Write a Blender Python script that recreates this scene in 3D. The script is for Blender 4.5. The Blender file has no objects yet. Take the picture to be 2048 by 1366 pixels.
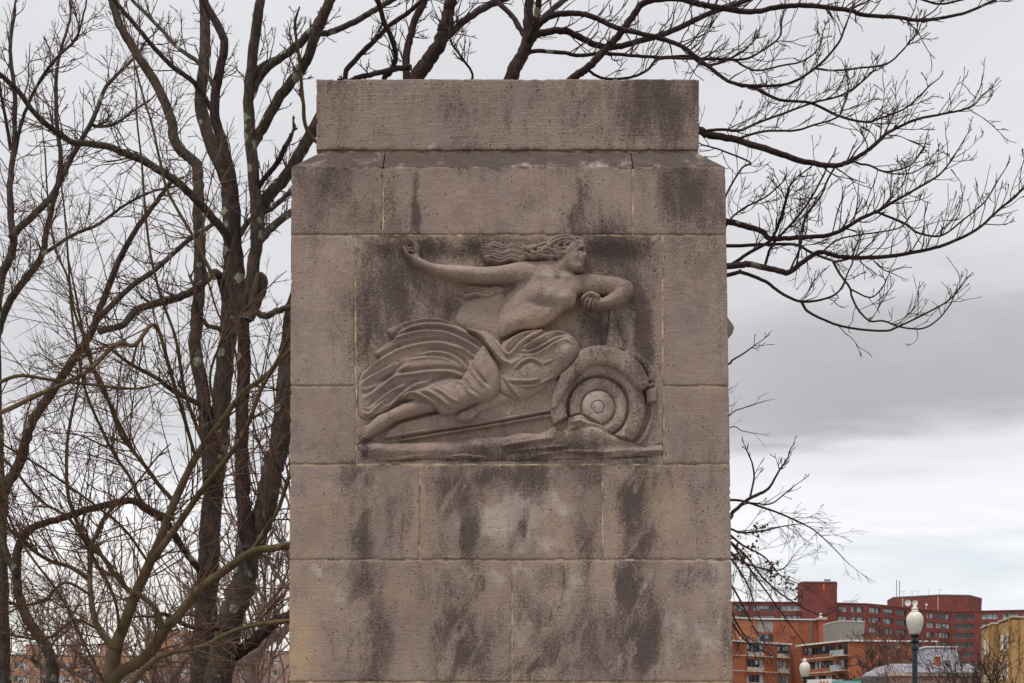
import bpy, math, random
import numpy as np
from mathutils import Vector

# ------------------------------------------------------------------ camera, world, sun, exposure
scene = bpy.context.scene
COL = scene.collection
F = 2844.0            # focal length in photo pixels (50 mm on 36 mm, 2048 px wide)
HORIZON = 1516.0      # photo row of the horizon
EYE = 1.6
D = 9.6               # distance of the pylon's front face
S = D / F             # metres per photo pixel on that face

cam_d = bpy.data.cameras.new('camera')
cam = bpy.data.objects.new('camera', cam_d)
COL.objects.link(cam)
cam.location = (0, 0, EYE)
cam.rotation_euler = (math.radians(90), 0, 0)
cam_d.lens = 50.0
cam_d.sensor_width = 36.0
cam_d.shift_y = (HORIZON - 683.0) / 2048.0
cam_d.clip_start = 0.1
cam_d.clip_end = 8000
scene.camera = cam

SUN_EL = math.radians(66)
SUN_AZ = math.radians(212)     # compass-like, from +Y clockwise: behind the camera, to the left
world = bpy.data.worlds.new('World')
scene.world = world
world.use_nodes = True


class NT:
    """small node-tree writer"""
    def __init__(s, tree):
        s.t = tree; s.n = tree.nodes; s.l = tree.links
    def new(s, typ, **kw):
        nd = s.n.new(typ)
        for k, v in kw.items():
            if k.startswith('i_'):
                nd.inputs[k[2:].replace('_', ' ')].default_value = v
            else:
                setattr(nd, k, v)
        return nd
    def put(s, sock, v):
        if hasattr(v, 'is_output') or isinstance(v, bpy.types.NodeSocket):
            s.l.new(v, sock)
        else:
            sock.default_value = v
    def math(s, op, a, b=None, c=None, clamp=False):
        nd = s.n.new('ShaderNodeMath'); nd.operation = op; nd.use_clamp = clamp
        s.put(nd.inputs[0], a)
        if b is not None: s.put(nd.inputs[1], b)
        if c is not None: s.put(nd.inputs[2], c)
        return nd.outputs[0]
    def mix(s, f, a, b, blend='MIX'):
        nd = s.n.new('ShaderNodeMix'); nd.data_type = 'RGBA'; nd.blend_type = blend
        s.put(nd.inputs[0], f)
        for sock, v in ((nd.inputs[6], a), (nd.inputs[7], b)):
            if isinstance(v, (tuple, list)):
                v = tuple(v) + ((1.0,) if len(v) == 3 else ())
            s.put(sock, v)
        return nd.outputs[2]
    def step(s, v, lo, hi):
        nd = s.n.new('ShaderNodeMapRange'); nd.interpolation_type = 'SMOOTHSTEP'
        s.put(nd.inputs[0], v)
        nd.inputs[1].default_value = lo; nd.inputs[2].default_value = hi
        return nd.outputs[0]
    def noise(s, vec, scale, detail=4, rough=0.55, dist=0.0):
        nd = s.n.new('ShaderNodeTexNoise')
        s.l.new(vec, nd.inputs['Vector'])
        nd.inputs['Scale'].default_value = scale
        nd.inputs['Detail'].default_value = detail
        nd.inputs['Roughness'].default_value = rough
        nd.inputs['Distortion'].default_value = dist
        return nd.outputs[0]
    def vscale(s, vec, xyz):
        nd = s.n.new('ShaderNodeVectorMath'); nd.operation = 'MULTIPLY'
        s.l.new(vec, nd.inputs[0]); nd.inputs[1].default_value = xyz
        return nd.outputs[0]


def build_world():
    w = NT(world.node_tree)
    w.n.clear()
    out = w.new('ShaderNodeOutputWorld')
    bg = w.new('ShaderNodeBackground')
    sky = w.new('ShaderNodeTexSky', sky_type='NISHITA')
    sky.sun_disc = False
    sky.sun_elevation = SUN_EL
    sky.sun_rotation = SUN_AZ
    sky.dust_density = 2.0
    tc = w.new('ShaderNodeTexCoord')
    sp = w.new('ShaderNodeSeparateXYZ')
    w.l.new(tc.outputs['Generated'], sp.inputs[0])
    x, y, z = sp.outputs
    az = w.math('ARCTAN2', x, y)
    hor = w.math('SQRT', w.math('ADD', w.math('MULTIPLY', x, x), w.math('MULTIPLY', y, y)))
    el = w.math('DIVIDE', z, w.math('MAXIMUM', hor, 0.02))          # tangent of elevation
    cv = w.new('ShaderNodeCombineXYZ')
    w.l.new(w.math('SINE', az), cv.inputs[0])
    w.l.new(w.math('COSINE', az), cv.inputs[2])
    w.l.new(w.math('MINIMUM', el, 4.0), cv.inputs[1])
    p = cv.outputs[0]
    broad = w.noise(w.vscale(p, (1.0, 2.4, 1.0)), 2.4, 5, 0.5, 0.3)
    streak = w.noise(w.vscale(p, (1.0, 5.0, 1.0)), 4.0, 7, 0.55, 0.5)
    fine = w.noise(w.vscale(p, (1.0, 3.0, 1.0)), 14.0, 6, 0.6, 0.2)
    # elevation jittered by the cloud noise so that no layer has a straight edge
    ej = w.math('ADD', el, w.math('MULTIPLY', w.math('SUBTRACT', streak, 0.5), 0.16))
    # high even overcast
    v = w.math('ADD', 0.755, w.math('MULTIPLY', w.math('SUBTRACT', broad, 0.5), 0.22))
    v = w.math('ADD', v, w.math('MULTIPLY', w.math('SUBTRACT', fine, 0.5), 0.05))
    # heavier grey banks, repeating round the sky
    roll = w.step(w.math('SINE', w.math('ADD', w.math('MULTIPLY', az, 3.0), 0.25)), 0.15, 0.9)
    bank = w.math('MULTIPLY', w.step(ej, 0.205, 0.245), w.math('SUBTRACT', 1.0, w.step(ej, 0.25, 0.38)))
    v = w.math('SUBTRACT', v, w.math('MULTIPLY', w.math('MULTIPLY', bank, w.math('ADD', 0.25, w.math('MULTIPLY', roll, 0.75))), 0.26))
    # bright thin cloud below the banks
    low = w.math('SUBTRACT', 1.0, w.step(ej, 0.17, 0.235))
    lowv = w.math('ADD', 0.94, w.math('MULTIPLY', w.math('SUBTRACT', streak, 0.5), 0.75))
    v = w.math('ADD', w.math('MULTIPLY', v, w.math('SUBTRACT', 1.0, low)), w.math('MULTIPLY', lowv, low))
    cc = w.new('ShaderNodeCombineColor')
    w.l.new(v, cc.inputs[0]); w.l.new(w.math('MULTIPLY', v, 1.003), cc.inputs[1]); w.l.new(w.math('MULTIPLY', v, 1.045), cc.inputs[2])
    # warm bright haze near the horizon, warmer away from the banks
    warmf = w.math('MULTIPLY', w.math('SUBTRACT', 1.0, w.step(el, 0.06, 0.20)), w.math('SUBTRACT', 1.0, roll))
    c = w.mix(w.math('MULTIPLY', warmf, 0.75), cc.outputs[0], (0.99, 0.93, 0.82))
    # clear gaps showing pale blue sky
    gap = w.math('MULTIPLY', w.math('SUBTRACT', 1.0, w.step(ej, 0.125, 0.165)), w.step(w.noise(w.vscale(p, (1.0, 4.0, 1.0)), 2.2, 3, 0.5), 0.40, 0.60))
    gap = w.math('MULTIPLY', gap, w.math('ADD', 0.15, w.math('MULTIPLY', roll, 0.6)))
    skyc = w.mix(1.0, sky.outputs[0], (0.1, 0.1, 0.1), 'MULTIPLY')
    skyc = w.mix(0.75, skyc, (0.80, 0.90, 0.93))
    c = w.mix(gap, c, skyc)
    w.l.new(c, bg.inputs[0])
    bg.inputs[1].default_value = 0.82
    w.l.new(bg.outputs[0], out.inputs[0])


build_world()

sun_d = bpy.data.lights.new('sun', 'SUN')
sun = bpy.data.objects.new('sun', sun_d)
COL.objects.link(sun)
sun_d.energy = 1.5
sun_d.angle = math.radians(10)
sun_d.color = (1.0, 0.95, 0.88)
sdir = Vector((math.sin(SUN_AZ) * math.cos(SUN_EL), math.cos(SUN_AZ) * math.cos(SUN_EL), math.sin(SUN_EL)))
sun.rotation_euler = (-sdir).to_track_quat('-Z', 'Y').to_euler()
sun.location = (0, 0, 40)

scene.view_settings.view_transform = 'Standard'
scene.view_settings.look = 'None'
scene.view_settings.exposure = 0.3
scene.view_settings.gamma = 1.0
scene.view_settings.use_curve_mapping = False

# ------------------------------------------------------------------ helpers
rng = np.random.default_rng(7)
random.seed(7)


def P(px, py, d):
    """world point at photo column/row px, py and distance d in front of the camera"""
    return np.array(((px - 1024.0) * d / F, d, EYE + (HORIZON - py) * d / F))


def tag(o, label=None, cat=None, group=None, kind=None):
    if label: o['label'] = label
    if cat: o['category'] = cat
    if group: o['group'] = group
    if kind: o['kind'] = kind
    return o


def thing(name, loc, label, cat, group=None):
    o = bpy.data.objects.new(name, None)
    COL.objects.link(o)
    o.empty_display_size = 0.2
    o.location = loc
    return tag(o, label, cat, group)


def offset_of(o):
    v = Vector((0, 0, 0))
    while o is not None:
        v = v + Vector(o.location); o = o.parent
    return v


def link(name, me, mat, parent=None, smooth=False):
    """mesh given in world coordinates -> object, local to its parent"""
    o = bpy.data.objects.new(name, me)
    COL.objects.link(o)
    if mat is not None: me.materials.append(mat)
    if parent is not None:
        off = offset_of(parent)
        n = len(me.vertices)
        co = np.empty(n * 3, np.float32); me.vertices.foreach_get('co', co)
        co = co.reshape(-1, 3) - np.array(off, np.float32)
        me.vertices.foreach_set('co', co.ravel())
        o.parent = parent
    if smooth:
        me.polygons.foreach_set('use_smooth', np.ones(len(me.polygons), bool))
    me.update()
    return o


def grid_mesh(name, verts, quads):
    me = bpy.data.meshes.new(name)
    verts = np.asarray(verts, np.float32); quads = np.asarray(quads, np.int32)
    me.vertices.add(len(verts)); me.vertices.foreach_set('co', verts.ravel())
    me.loops.add(len(quads) * 4); me.loops.foreach_set('vertex_index', quads.ravel())
    me.polygons.add(len(quads))
    me.polygons.foreach_set('loop_start', np.arange(0, len(quads) * 4, 4, dtype=np.int32))
    me.update(calc_edges=True)
    return me


class MB:
    """collects faces in world coordinates"""
    def __init__(s): s.v = []; s.f = []
    def quad(s, a, b, c, d):
        n = len(s.v); s.v += [tuple(a), tuple(b), tuple(c), tuple(d)]; s.f.append((n, n+1, n+2, n+3))
    def hexa(s, b, t):
        """b, t: 4 bottom and 4 top points, counter-clockwise seen from above"""
        n = len(s.v); s.v += [tuple(q) for q in b] + [tuple(q) for q in t]
        s.f += [(n+3, n+2, n+1, n), (n+4, n+5, n+6, n+7)]
        for i in range(4):
            j = (i + 1) % 4
            s.f.append((n+i, n+j, n+4+j, n+4+i))
    def box(s, x0, x1, y0, y1, z0, z1):
        s.hexa([(x0,y0,z0),(x1,y0,z0),(x1,y1,z0),(x0,y1,z0)], [(x0,y0,z1),(x1,y0,z1),(x1,y1,z1),(x0,y1,z1)])
    def prism(s, pts, z0, z1):
        n = len(s.v); k = len(pts)
        s.v += [(p[0], p[1], z0) for p in pts] + [(p[0], p[1], z1) for p in pts]
        s.f += [tuple(range(n+k-1, n-1, -1)), tuple(range(n+k, n+2*k))]
        for i in range(k):
            j = (i + 1) % k
            s.f.append((n+i, n+j, n+k+j, n+k+i))
    def lathe(s, c, prof, seg=20):
        n = len(s.v)
        for r, z in prof:
            for i in range(seg):
                a = 2 * math.pi * i / seg
                s.v.append((c[0] + r * math.cos(a), c[1] + r * math.sin(a), c[2] + z))
        for k in range(len(prof) - 1):
            for i in range(seg):
                j = (i + 1) % seg
                s.f.append((n+k*seg+i, n+k*seg+j, n+(k+1)*seg+j, n+(k+1)*seg+i))
        s.f.append(tuple(n + i for i in range(seg - 1, -1, -1)))
        m = n + (len(prof) - 1) * seg
        s.f.append(tuple(m + i for i in range(seg)))
    def tube(s, pts, rad, sides=5, cap=True):
        pts = np.asarray(pts, float); k = len(pts)
        t = np.empty_like(pts); t[1:-1] = pts[2:] - pts[:-2]; t[0] = pts[1] - pts[0]; t[-1] = pts[-1] - pts[-2]
        t /= np.maximum(np.linalg.norm(t, axis=1, keepdims=True), 1e-9)
        m = t.mean(axis=0)
        ref = np.array((0., 1., 0.)) if abs(m[1]) < 0.8 * np.linalg.norm(m) + 1e-9 else np.array((1., 0., 0.))
        u = np.cross(t, ref); u /= np.maximum(np.linalg.norm(u, axis=1, keepdims=True), 1e-9)
        w = np.cross(t, u)
        a = np.arange(sides) * (2 * math.pi / sides)
        ca, sa = np.cos(a), np.sin(a)
        rad = np.asarray(rad, float)
        ring = pts[:, None, :] + rad[:, None, None] * (ca[None, :, None] * u[:, None, :] + sa[None, :, None] * w[:, None, :])
        n = len(s.v)
        s.v += [tuple(q) for q in ring.reshape(-1, 3).tolist()]
        for i in range(k - 1):
            b0 = n + i * sides; b1 = b0 + sides
            for j in range(sides):
                j2 = (j + 1) % sides
                s.f.append((b0 + j, b0 + j2, b1 + j2, b1 + j))
        if cap:
            s.f.append(tuple(range(n, n + sides)))
            e = n + (k - 1) * sides
            s.f.append(tuple(range(e + sides - 1, e - 1, -1)))
    def build(s, name, mat, parent=None, smooth=False):
        me = bpy.data.meshes.new(name)
        me.from_pydata(s.v, [], s.f)
        me.update()
        return link(name, me, mat, parent, smooth)


def vnoise(x, y, seed=0):
    xi = np.floor(x).astype(np.int64); yi = np.floor(y).astype(np.int64)
    fx = x - xi; fy = y - yi
    fx = fx * fx * (3 - 2 * fx); fy = fy * fy * (3 - 2 * fy)
    def h(a, b):
        n = (a * 374761393 + b * 668265263 + seed * 974634777) & 0xffffffff
        n = ((n ^ (n >> 13)) * 1274126177) & 0xffffffff
        return ((n ^ (n >> 16)) & 0xffff) / 65535.0
    return (h(xi, yi) * (1 - fx) + h(xi + 1, yi) * fx) * (1 - fy) + (h(xi, yi + 1) * (1 - fx) + h(xi + 1, yi + 1) * fx) * fy


def fbm(x, y, seed=0, octs=5, gain=0.55):
    v = 0.0; a = 1.0; t = 0.0
    for o in range(octs):
        v = v + a * vnoise(x, y, seed + o * 17); t += a
        x = x * 2.03; y = y * 2.03; a *= gain
    return v / t


def sstep(v, lo, hi):
    t = np.clip((v - lo) / (hi - lo), 0, 1)
    return t * t * (3 - 2 * t)


# ------------------------------------------------------------------ materials
def material(name):
    m = bpy.data.materials.new(name); m.use_nodes = True
    t = NT(m.node_tree)
    b = t.n['Principled BSDF']
    g = t.new('ShaderNodeNewGeometry').outputs['Position']
    return m, t, b, g


def simple(name, col, rough=0.8, var=0.25, scale=2.0, metal=0.0, spec=0.3, bump=0.0, bscale=40.0, stretch=(1, 1, 1)):
    m, t, b, g = material(name)
    n = t.noise(t.vscale(g, stretch), scale, 5, 0.6)
    lo = tuple(max(0, c * (1 - var)) for c in col); hi = tuple(min(1, c * (1 + var)) for c in col)
    t.l.new(t.mix(t.step(n, 0.3, 0.7), lo, hi), b.inputs['Base Color'])
    b.inputs['Roughness'].default_value = rough
    b.inputs['Metallic'].default_value = metal
    b.inputs['Specular IOR Level'].default_value = spec
    if bump:
        bp = t.new('ShaderNodeBump'); bp.inputs['Strength'].default_value = bump; bp.inputs['Distance'].default_value = 0.01
        t.l.new(t.noise(g, bscale, 4), bp.inputs['Height']); t.l.new(bp.outputs[0], b.inputs['Normal'])
    return m


def stone_material():
    m, t, b, g = material('weathered_limestone')
    at = t.new('ShaderNodeAttribute', attribute_name='wear')
    sc = t.new('ShaderNodeSeparateColor'); t.l.new(at.outputs['Color'], sc.inputs[0])
    grime, pale, warm = sc.outputs
    n_lo = t.noise(g, 1.7, 6, 0.6)
    n_mid = t.noise(g, 11.0, 9, 0.68)
    n_hi = t.noise(g, 70.0, 5, 0.7)
    grain = t.noise(t.vscale(g, (5.0, 5.0, 75.0)), 1.0, 5, 0.6)
    drip = t.noise(t.vscale(g, (16.0, 16.0, 1.3)), 1.0, 5, 0.6)
    c = t.mix(t.step(n_lo, 0.3, 0.7), (0.300, 0.222, 0.186), (0.385, 0.297, 0.252))
    c = t.mix(t.math('MULTIPLY', t.step(t.noise(g, 4.2, 7, 0.65, 0.6), 0.47, 0.68), 0.55), c, (0.200, 0.143, 0.132))
    c = t.mix(t.math('MULTIPLY', t.step(t.noise(g, 24.0, 6, 0.7), 0.52, 0.68), 0.45), c, (0.43, 0.36, 0.325))
    c = t.mix(t.math('MULTIPLY', at.outputs['Alpha'], 0.55), c, t.mix(1.0, c, (0.74, 0.72, 0.73), 'MULTIPLY'))
    gstr = t.math('ADD', 0.10, t.math('MULTIPLY', t.math('FRACT', t.math('MULTIPLY', at.outputs['Alpha'], 3.7)), 0.35))
    c = t.mix(t.math('MULTIPLY', t.step(grain, 0.42, 0.72), gstr), c, (0.26, 0.205, 0.175))
    c = t.mix(t.math('MULTIPLY', t.step(drip, 0.5, 0.75), 0.35), c, (0.25, 0.205, 0.18))
    c = t.mix(t.math('MULTIPLY', t.step(n_hi, 0.48, 0.72), 0.5), c, (0.19, 0.142, 0.128))
    c = t.mix(t.math('MULTIPLY', t.step(t.noise(g, 150.0, 4, 0.7), 0.52, 0.68), 0.38), c, (0.50, 0.42, 0.385))
    c = t.mix(t.math('MULTIPLY', t.step(t.noise(g, 3.1, 5, 0.6), 0.5, 0.7), 0.3), c, (0.27, 0.21, 0.225))
    c = t.mix(t.math('MULTIPLY', warm, t.step(n_mid, 0.25, 0.6)), c, (0.47, 0.33, 0.215))
    pf = t.step(t.math('ADD', pale, t.math('MULTIPLY', t.math('SUBTRACT', n_mid, 0.5), 1.4)), 0.22, 0.70)
    c = t.mix(t.math('MULTIPLY', pf, t.math('ADD', 0.25, t.math('MULTIPLY', t.step(n_hi, 0.35, 0.6), 0.5))), c, (0.54, 0.455, 0.42))
    n_run = t.noise(t.vscale(g, (13.0, 13.0, 4.0)), 1.0, 9, 0.68, 0.4)
    gsum = t.math('ADD', grime, t.math('MULTIPLY', t.math('SUBTRACT', n_run, 0.5), 1.3))
    gsum = t.math('ADD', gsum, t.math('MULTIPLY', t.math('SUBTRACT', n_hi, 0.5), 1.7))
    gf = t.math('MULTIPLY', t.step(gsum, 0.05, 0.85), 0.92)
    c = t.mix(gf, c, t.mix(t.step(n_lo, 0.4, 0.6), (0.088, 0.066, 0.064), (0.092, 0.070, 0.056)))
    # pits and specks
    vo = t.new('ShaderNodeTexVoronoi'); vo.inputs['Scale'].default_value = 34.0; t.l.new(g, vo.inputs['Vector'])
    vc = t.new('ShaderNodeSeparateColor'); t.l.new(vo.outputs['Color'], vc.inputs[0])
    pit = t.math('MULTIPLY', t.math('SUBTRACT', 1.0, t.step(vo.outputs['Distance'], 0.08, 0.22)), t.step(t.math('ADD', vc.outputs[0], t.math('MULTIPLY', grime, 0.35)), 0.80, 0.86))
    c = t.mix(t.math('MULTIPLY', pit, 0.8), c, (0.045, 0.036, 0.034))
    # ochre lichen dots
    vl = t.new('ShaderNodeTexVoronoi'); vl.inputs['Scale'].default_value = 6.5
    wob = t.new('ShaderNodeVectorMath'); wob.operation = 'ADD'
    t.l.new(g, wob.inputs[0])
    nz = t.new('ShaderNodeTexNoise'); nz.inputs['Scale'].default_value = 60.0; t.l.new(g, nz.inputs['Vector'])
    sc2 = t.new('ShaderNodeVectorMath'); sc2.operation = 'SCALE'; sc2.inputs['Scale'].default_value = 0.012
    t.l.new(nz.outputs['Color'], sc2.inputs[0]); t.l.new(sc2.outputs[0], wob.inputs[1]); t.l.new(wob.outputs[0], vl.inputs['Vector'])
    lc = t.new('ShaderNodeSeparateColor'); t.l.new(vl.outputs['Color'], lc.inputs[0])
    spz = t.new('ShaderNodeSeparateXYZ'); t.l.new(g, spz.inputs[0])
    high = t.step(spz.outputs[2], 3.2, 6.2)
    lich = t.math('MULTIPLY', t.math('SUBTRACT', 1.0, t.step(vl.outputs['Distance'], 0.035, 0.085)), t.step(t.math('ADD', lc.outputs[1], t.math('MULTIPLY', high, 0.32)), 0.95, 0.99))
    c = t.mix(t.math('MULTIPLY', lich, 0.85), c, (0.21, 0.115, 0.028))
    t.l.new(c, b.inputs['Base Color'])
    b.inputs['Roughness'].default_value = 0.92
    b.inputs['Specular IOR Level'].default_value = 0.15
    hgt = t.math('ADD', t.math('MULTIPLY', n_hi, 0.55), t.math('MULTIPLY', grain, t.math('MULTIPLY', gstr, 1.3)))
    hgt = t.math('SUBTRACT', hgt, t.math('MULTIPLY', pit, 0.8))
    hgt = t.math('ADD', hgt, t.math('MULTIPLY', n_mid, 0.7))
    bp = t.new('ShaderNodeBump'); bp.inputs['Strength'].default_value = 0.9; bp.inputs['Distance'].default_value = 0.010
    t.l.new(hgt, bp.inputs['Height']); t.l.new(bp.outputs[0], b.inputs['Normal'])
    return m


def bark_material(name, dark, light, lichen=0.0, moss=0.0):
    m, t, b, g = material(name)
    n1 = t.noise(t.vscale(g, (1, 1, 0.35)), 26.0, 6, 0.65)
    n2 = t.noise(g, 3.0, 4, 0.5)
    c = t.mix(t.step(n1, 0.35, 0.7), dark, light)
    c = t.mix(t.math('MULTIPLY', t.step(n2, 0.45, 0.65), 0.4), c, tuple(0.55 * v for v in dark))
    if moss:
        c = t.mix(t.math('MULTIPLY', t.step(t.noise(g, 2.2, 4), 0.45, 0.65), moss), c, (0.075, 0.07, 0.025))
    if lichen:
        vo = t.new('ShaderNodeTexVoronoi'); vo.inputs['Scale'].default_value = 7.0
        nz = t.new('ShaderNodeTexNoise'); nz.inputs['Scale'].default_value = 18.0; t.l.new(g, nz.inputs['Vector'])
        s1 = t.new('ShaderNodeVectorMath'); s1.operation = 'SCALE'; s1.inputs['Scale'].default_value = 0.07
        t.l.new(nz.outputs['Color'], s1.inputs[0])
        ad = t.new('ShaderNodeVectorMath'); ad.operation = 'ADD'; t.l.new(g, ad.inputs[0]); t.l.new(s1.outputs[0], ad.inputs[1])
        t.l.new(ad.outputs[0], vo.inputs['Vector'])
        sc = t.new('ShaderNodeSeparateColor'); t.l.new(vo.outputs['Color'], sc.inputs[0])
        rad = t.math('MULTIPLY', sc.outputs[1], 0.42)
        f = t.math('MULTIPLY', t.step(t.math('SUBTRACT', rad, vo.outputs['Distance']), 0.0, 0.05), t.step(sc.outputs[0], 1 - lichen, 1 - lichen + 0.03))
        c = t.mix(t.math('MULTIPLY', f, 0.85), c, t.mix(t.step(n1, 0.4, 0.6), (0.30, 0.34, 0.25), (0.22, 0.25, 0.18)))
    t.l.new(c, b.inputs['Base Color'])
    b.inputs['Roughness'].default_value = 0.9
    b.inputs['Specular IOR Level'].default_value = 0.2
    bp = t.new('ShaderNodeBump'); bp.inputs['Strength'].default_value = 0.8; bp.inputs['Distance'].default_value = 0.015
    t.l.new(n1, bp.inputs['Height']); t.l.new(bp.outputs[0], b.inputs['Normal'])
    return m


def brick_material(name, c1, c2, mortar):
    m, t, b, g = material(name)
    n = t.noise(g, 0.35, 6, 0.6)
    course = t.noise(t.vscale(g, (0.6, 0.6, 6.0)), 1.0, 3, 0.6)
    fine = t.noise(g, 4.0, 4, 0.7)
    c = t.mix(t.step(n, 0.3, 0.7), c1, c2)
    c = t.mix(t.math('MULTIPLY', t.step(course, 0.5, 0.8), 0.35), c, mortar)
    c = t.mix(t.math('MULTIPLY', t.step(fine, 0.5, 0.8), 0.3), c, tuple(0.6 * v for v in c1))
    c = t.mix(t.math('MULTIPLY', t.step(t.noise(t.vscale(g, (1.6, 1.6, 0.25)), 1.0, 5, 0.6), 0.5, 0.75), 0.4), c, tuple(0.62 * v for v in c1))
    t.l.new(c, b.inputs['Base Color'])
    b.inputs['Roughness'].default_value = 0.9
    b.inputs['Specular IOR Level'].default_value = 0.2
    return m


M = {}
M['stone'] = stone_material()
M['mortar'] = simple('lime_mortar', (0.38, 0.295, 0.20), 0.95, 0.55, 14.0)
M['ground'] = simple('winter_turf', (0.14, 0.125, 0.085), 0.95, 0.4, 0.5)
M['paving'] = simple('concrete_paving', (0.36, 0.34, 0.31), 0.9, 0.2, 1.5)
M['kerb'] = simple('granite_kerb', (0.33, 0.32, 0.31), 0.85, 0.2, 3.0)
M['asphalt'] = simple('asphalt', (0.05, 0.05, 0.052), 0.9, 0.25, 2.0)
M['bark_a'] = bark_material('grey_brown_bark', (0.042, 0.032, 0.027), (0.115, 0.090, 0.076), 0.45, 0.15)
M['bark_b'] = bark_material('dark_brown_bark', (0.028, 0.017, 0.016), (0.075, 0.047, 0.043), 0.16)
M['bark_e'] = bark_material('olive_bark', (0.115, 0.078, 0.045), (0.20, 0.145, 0.09), 0.0, 0.55)
M['twig_a'] = simple('purple_brown_twigs', (0.100, 0.060, 0.054), 0.85, 0.4, 4.0)
M['twig_b'] = simple('dark_twigs', (0.055, 0.032, 0.030), 0.85, 0.4, 4.0)
M['twig_e'] = simple('red_brown_twigs', (0.125, 0.066, 0.040), 0.8, 0.5, 3.0)
M['twig_g'] = simple('pink_grey_twigs', (0.20, 0.135, 0.115), 0.9, 0.4, 3.0)
M['twig_far'] = simple('far_red_brown_twigs', (0.150, 0.080, 0.062), 0.9, 0.35, 0.5)
M['leaf'] = simple('dead_leaves', (0.085, 0.036, 0.018), 0.8, 0.5, 20.0)
M['brick_hotel'] = brick_material('dark_red_brick', (0.195, 0.058, 0.052), (0.25, 0.080, 0.070), (0.19, 0.075, 0.065))
M['brick_red'] = brick_material('orange_red_brick', (0.35, 0.112, 0.060), (0.42, 0.145, 0.082), (0.38, 0.15, 0.09))
M['brick_red_lit'] = brick_material('lit_orange_red_brick', (0.45, 0.175, 0.085), (0.50, 0.21, 0.11), (0.45, 0.22, 0.13))  # lighter copy of the red brick, light on the angled face painted in
M['brick_tan'] = brick_material('tan_brick', (0.50, 0.30, 0.13), (0.55, 0.35, 0.17), (0.52, 0.36, 0.2))
M['brick_left'] = brick_material('orange_tan_brick', (0.40, 0.205, 0.12), (0.47, 0.26, 0.165), (0.45, 0.28, 0.2))
M['brick_pink'] = brick_material('pinkish_brick', (0.40, 0.25, 0.21), (0.47, 0.31, 0.265), (0.46, 0.32, 0.28))
M['white'] = simple('white_paint', (0.74, 0.72, 0.70), 0.6, 0.08, 1.0)
M['cream'] = simple('cream_concrete', (0.60, 0.50, 0.42), 0.8, 0.12, 0.8)
M['glass'] = simple('dark_window_glass', (0.035, 0.042, 0.055), 0.12, 0.5, 0.25, spec=0.6)
M['blind'] = simple('pale_curtains', (0.42, 0.44, 0.47), 0.8, 0.35, 1.4)
M['frame'] = simple('grey_window_frames', (0.20, 0.20, 0.21), 0.5, 0.15, 1.0)
M['whiteframe'] = simple('white_window_frames', (0.78, 0.76, 0.74), 0.5, 0.06, 1.0)
M['greypanel'] = simple('grey_metal_louvres', (0.33, 0.30, 0.275), 0.6, 0.12, 0.6, stretch=(6, 6, 1))
M['rail'] = simple('pale_blue_railing', (0.38, 0.44, 0.47), 0.5, 0.15, 1.0)
M['roof'] = simple('flat_roof_membrane', (0.25, 0.25, 0.25), 0.9, 0.2, 0.5)
M['slate'] = simple('pale_slate', (0.30, 0.29, 0.33), 0.8, 0.45, 5.0)
M['steel'] = simple('galvanised_steel', (0.32, 0.32, 0.34), 0.45, 0.15, 2.0, metal=0.5)
M['post'] = simple('black_green_paint', (0.012, 0.020, 0.021), 0.4, 0.3, 8.0, spec=0.5)
M['orange'] = simple('orange_paint', (0.62, 0.13, 0.03), 0.7, 0.1, 1.0)
M['turquoise'] = simple('turquoise_paint', (0.19, 0.42, 0.40), 0.6, 0.1, 1.0)
M['green'] = simple('green_canvas', (0.02, 0.13, 0.05), 0.8, 0.3, 2.0)


def globe_material():
    m, t, b, g = material('milky_globe')
    n = t.noise(g, 7.0, 3)
    t.l.new(t.mix(t.step(n, 0.3, 0.7), (0.70, 0.66, 0.57), (0.78, 0.74, 0.66)), b.inputs['Base Color'])
    b.inputs['Roughness'].default_value = 0.3
    b.inputs['Subsurface Weight'].default_value = 0.4
    b.inputs['Subsurface Radius'].default_value = (0.05, 0.05, 0.04)
    return m


M['globe'] = globe_material()

# ------------------------------------------------------------------ ground, pavement, road
g = MB(); g.box(-3000, 3000, -400, 4000, -1.0, 0.0)
tag(g.build('ground', M['ground']), kind='structure')
g = MB(); g.box(-6.0, 8.0, -6.0, 12.9, -0.3, 0.12)
tag(g.build('pavement', M['paving']), kind='structure')
g = MB(); g.box(8.0, 8.3, -6.0, 120.0, -0.3, 0.135)
tag(g.build('kerb', M['kerb']), kind='structure')
g = MB(); g.box(8.3, 20.0, -30.0, 160.0, -0.3, 0.004)
tag(g.build('road', M['asphalt']), kind='structure')

# ------------------------------------------------------------------ the stone pylon
GROUND_Z = 0.12
pylon = thing('stone_pylon', (0, D, GROUND_Z), 'tall weathered limestone bridge pylon with carved panel of a woman riding a wheel', 'monument')


def blobs(px, py, lst):
    v = 0.0
    for cx, cy, rx, ry, a in lst:
        v = np.maximum(v, a * np.exp(-0.62 * (((px - cx) / rx) ** 2 + ((py - cy) / ry) ** 2)))
    return v


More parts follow.
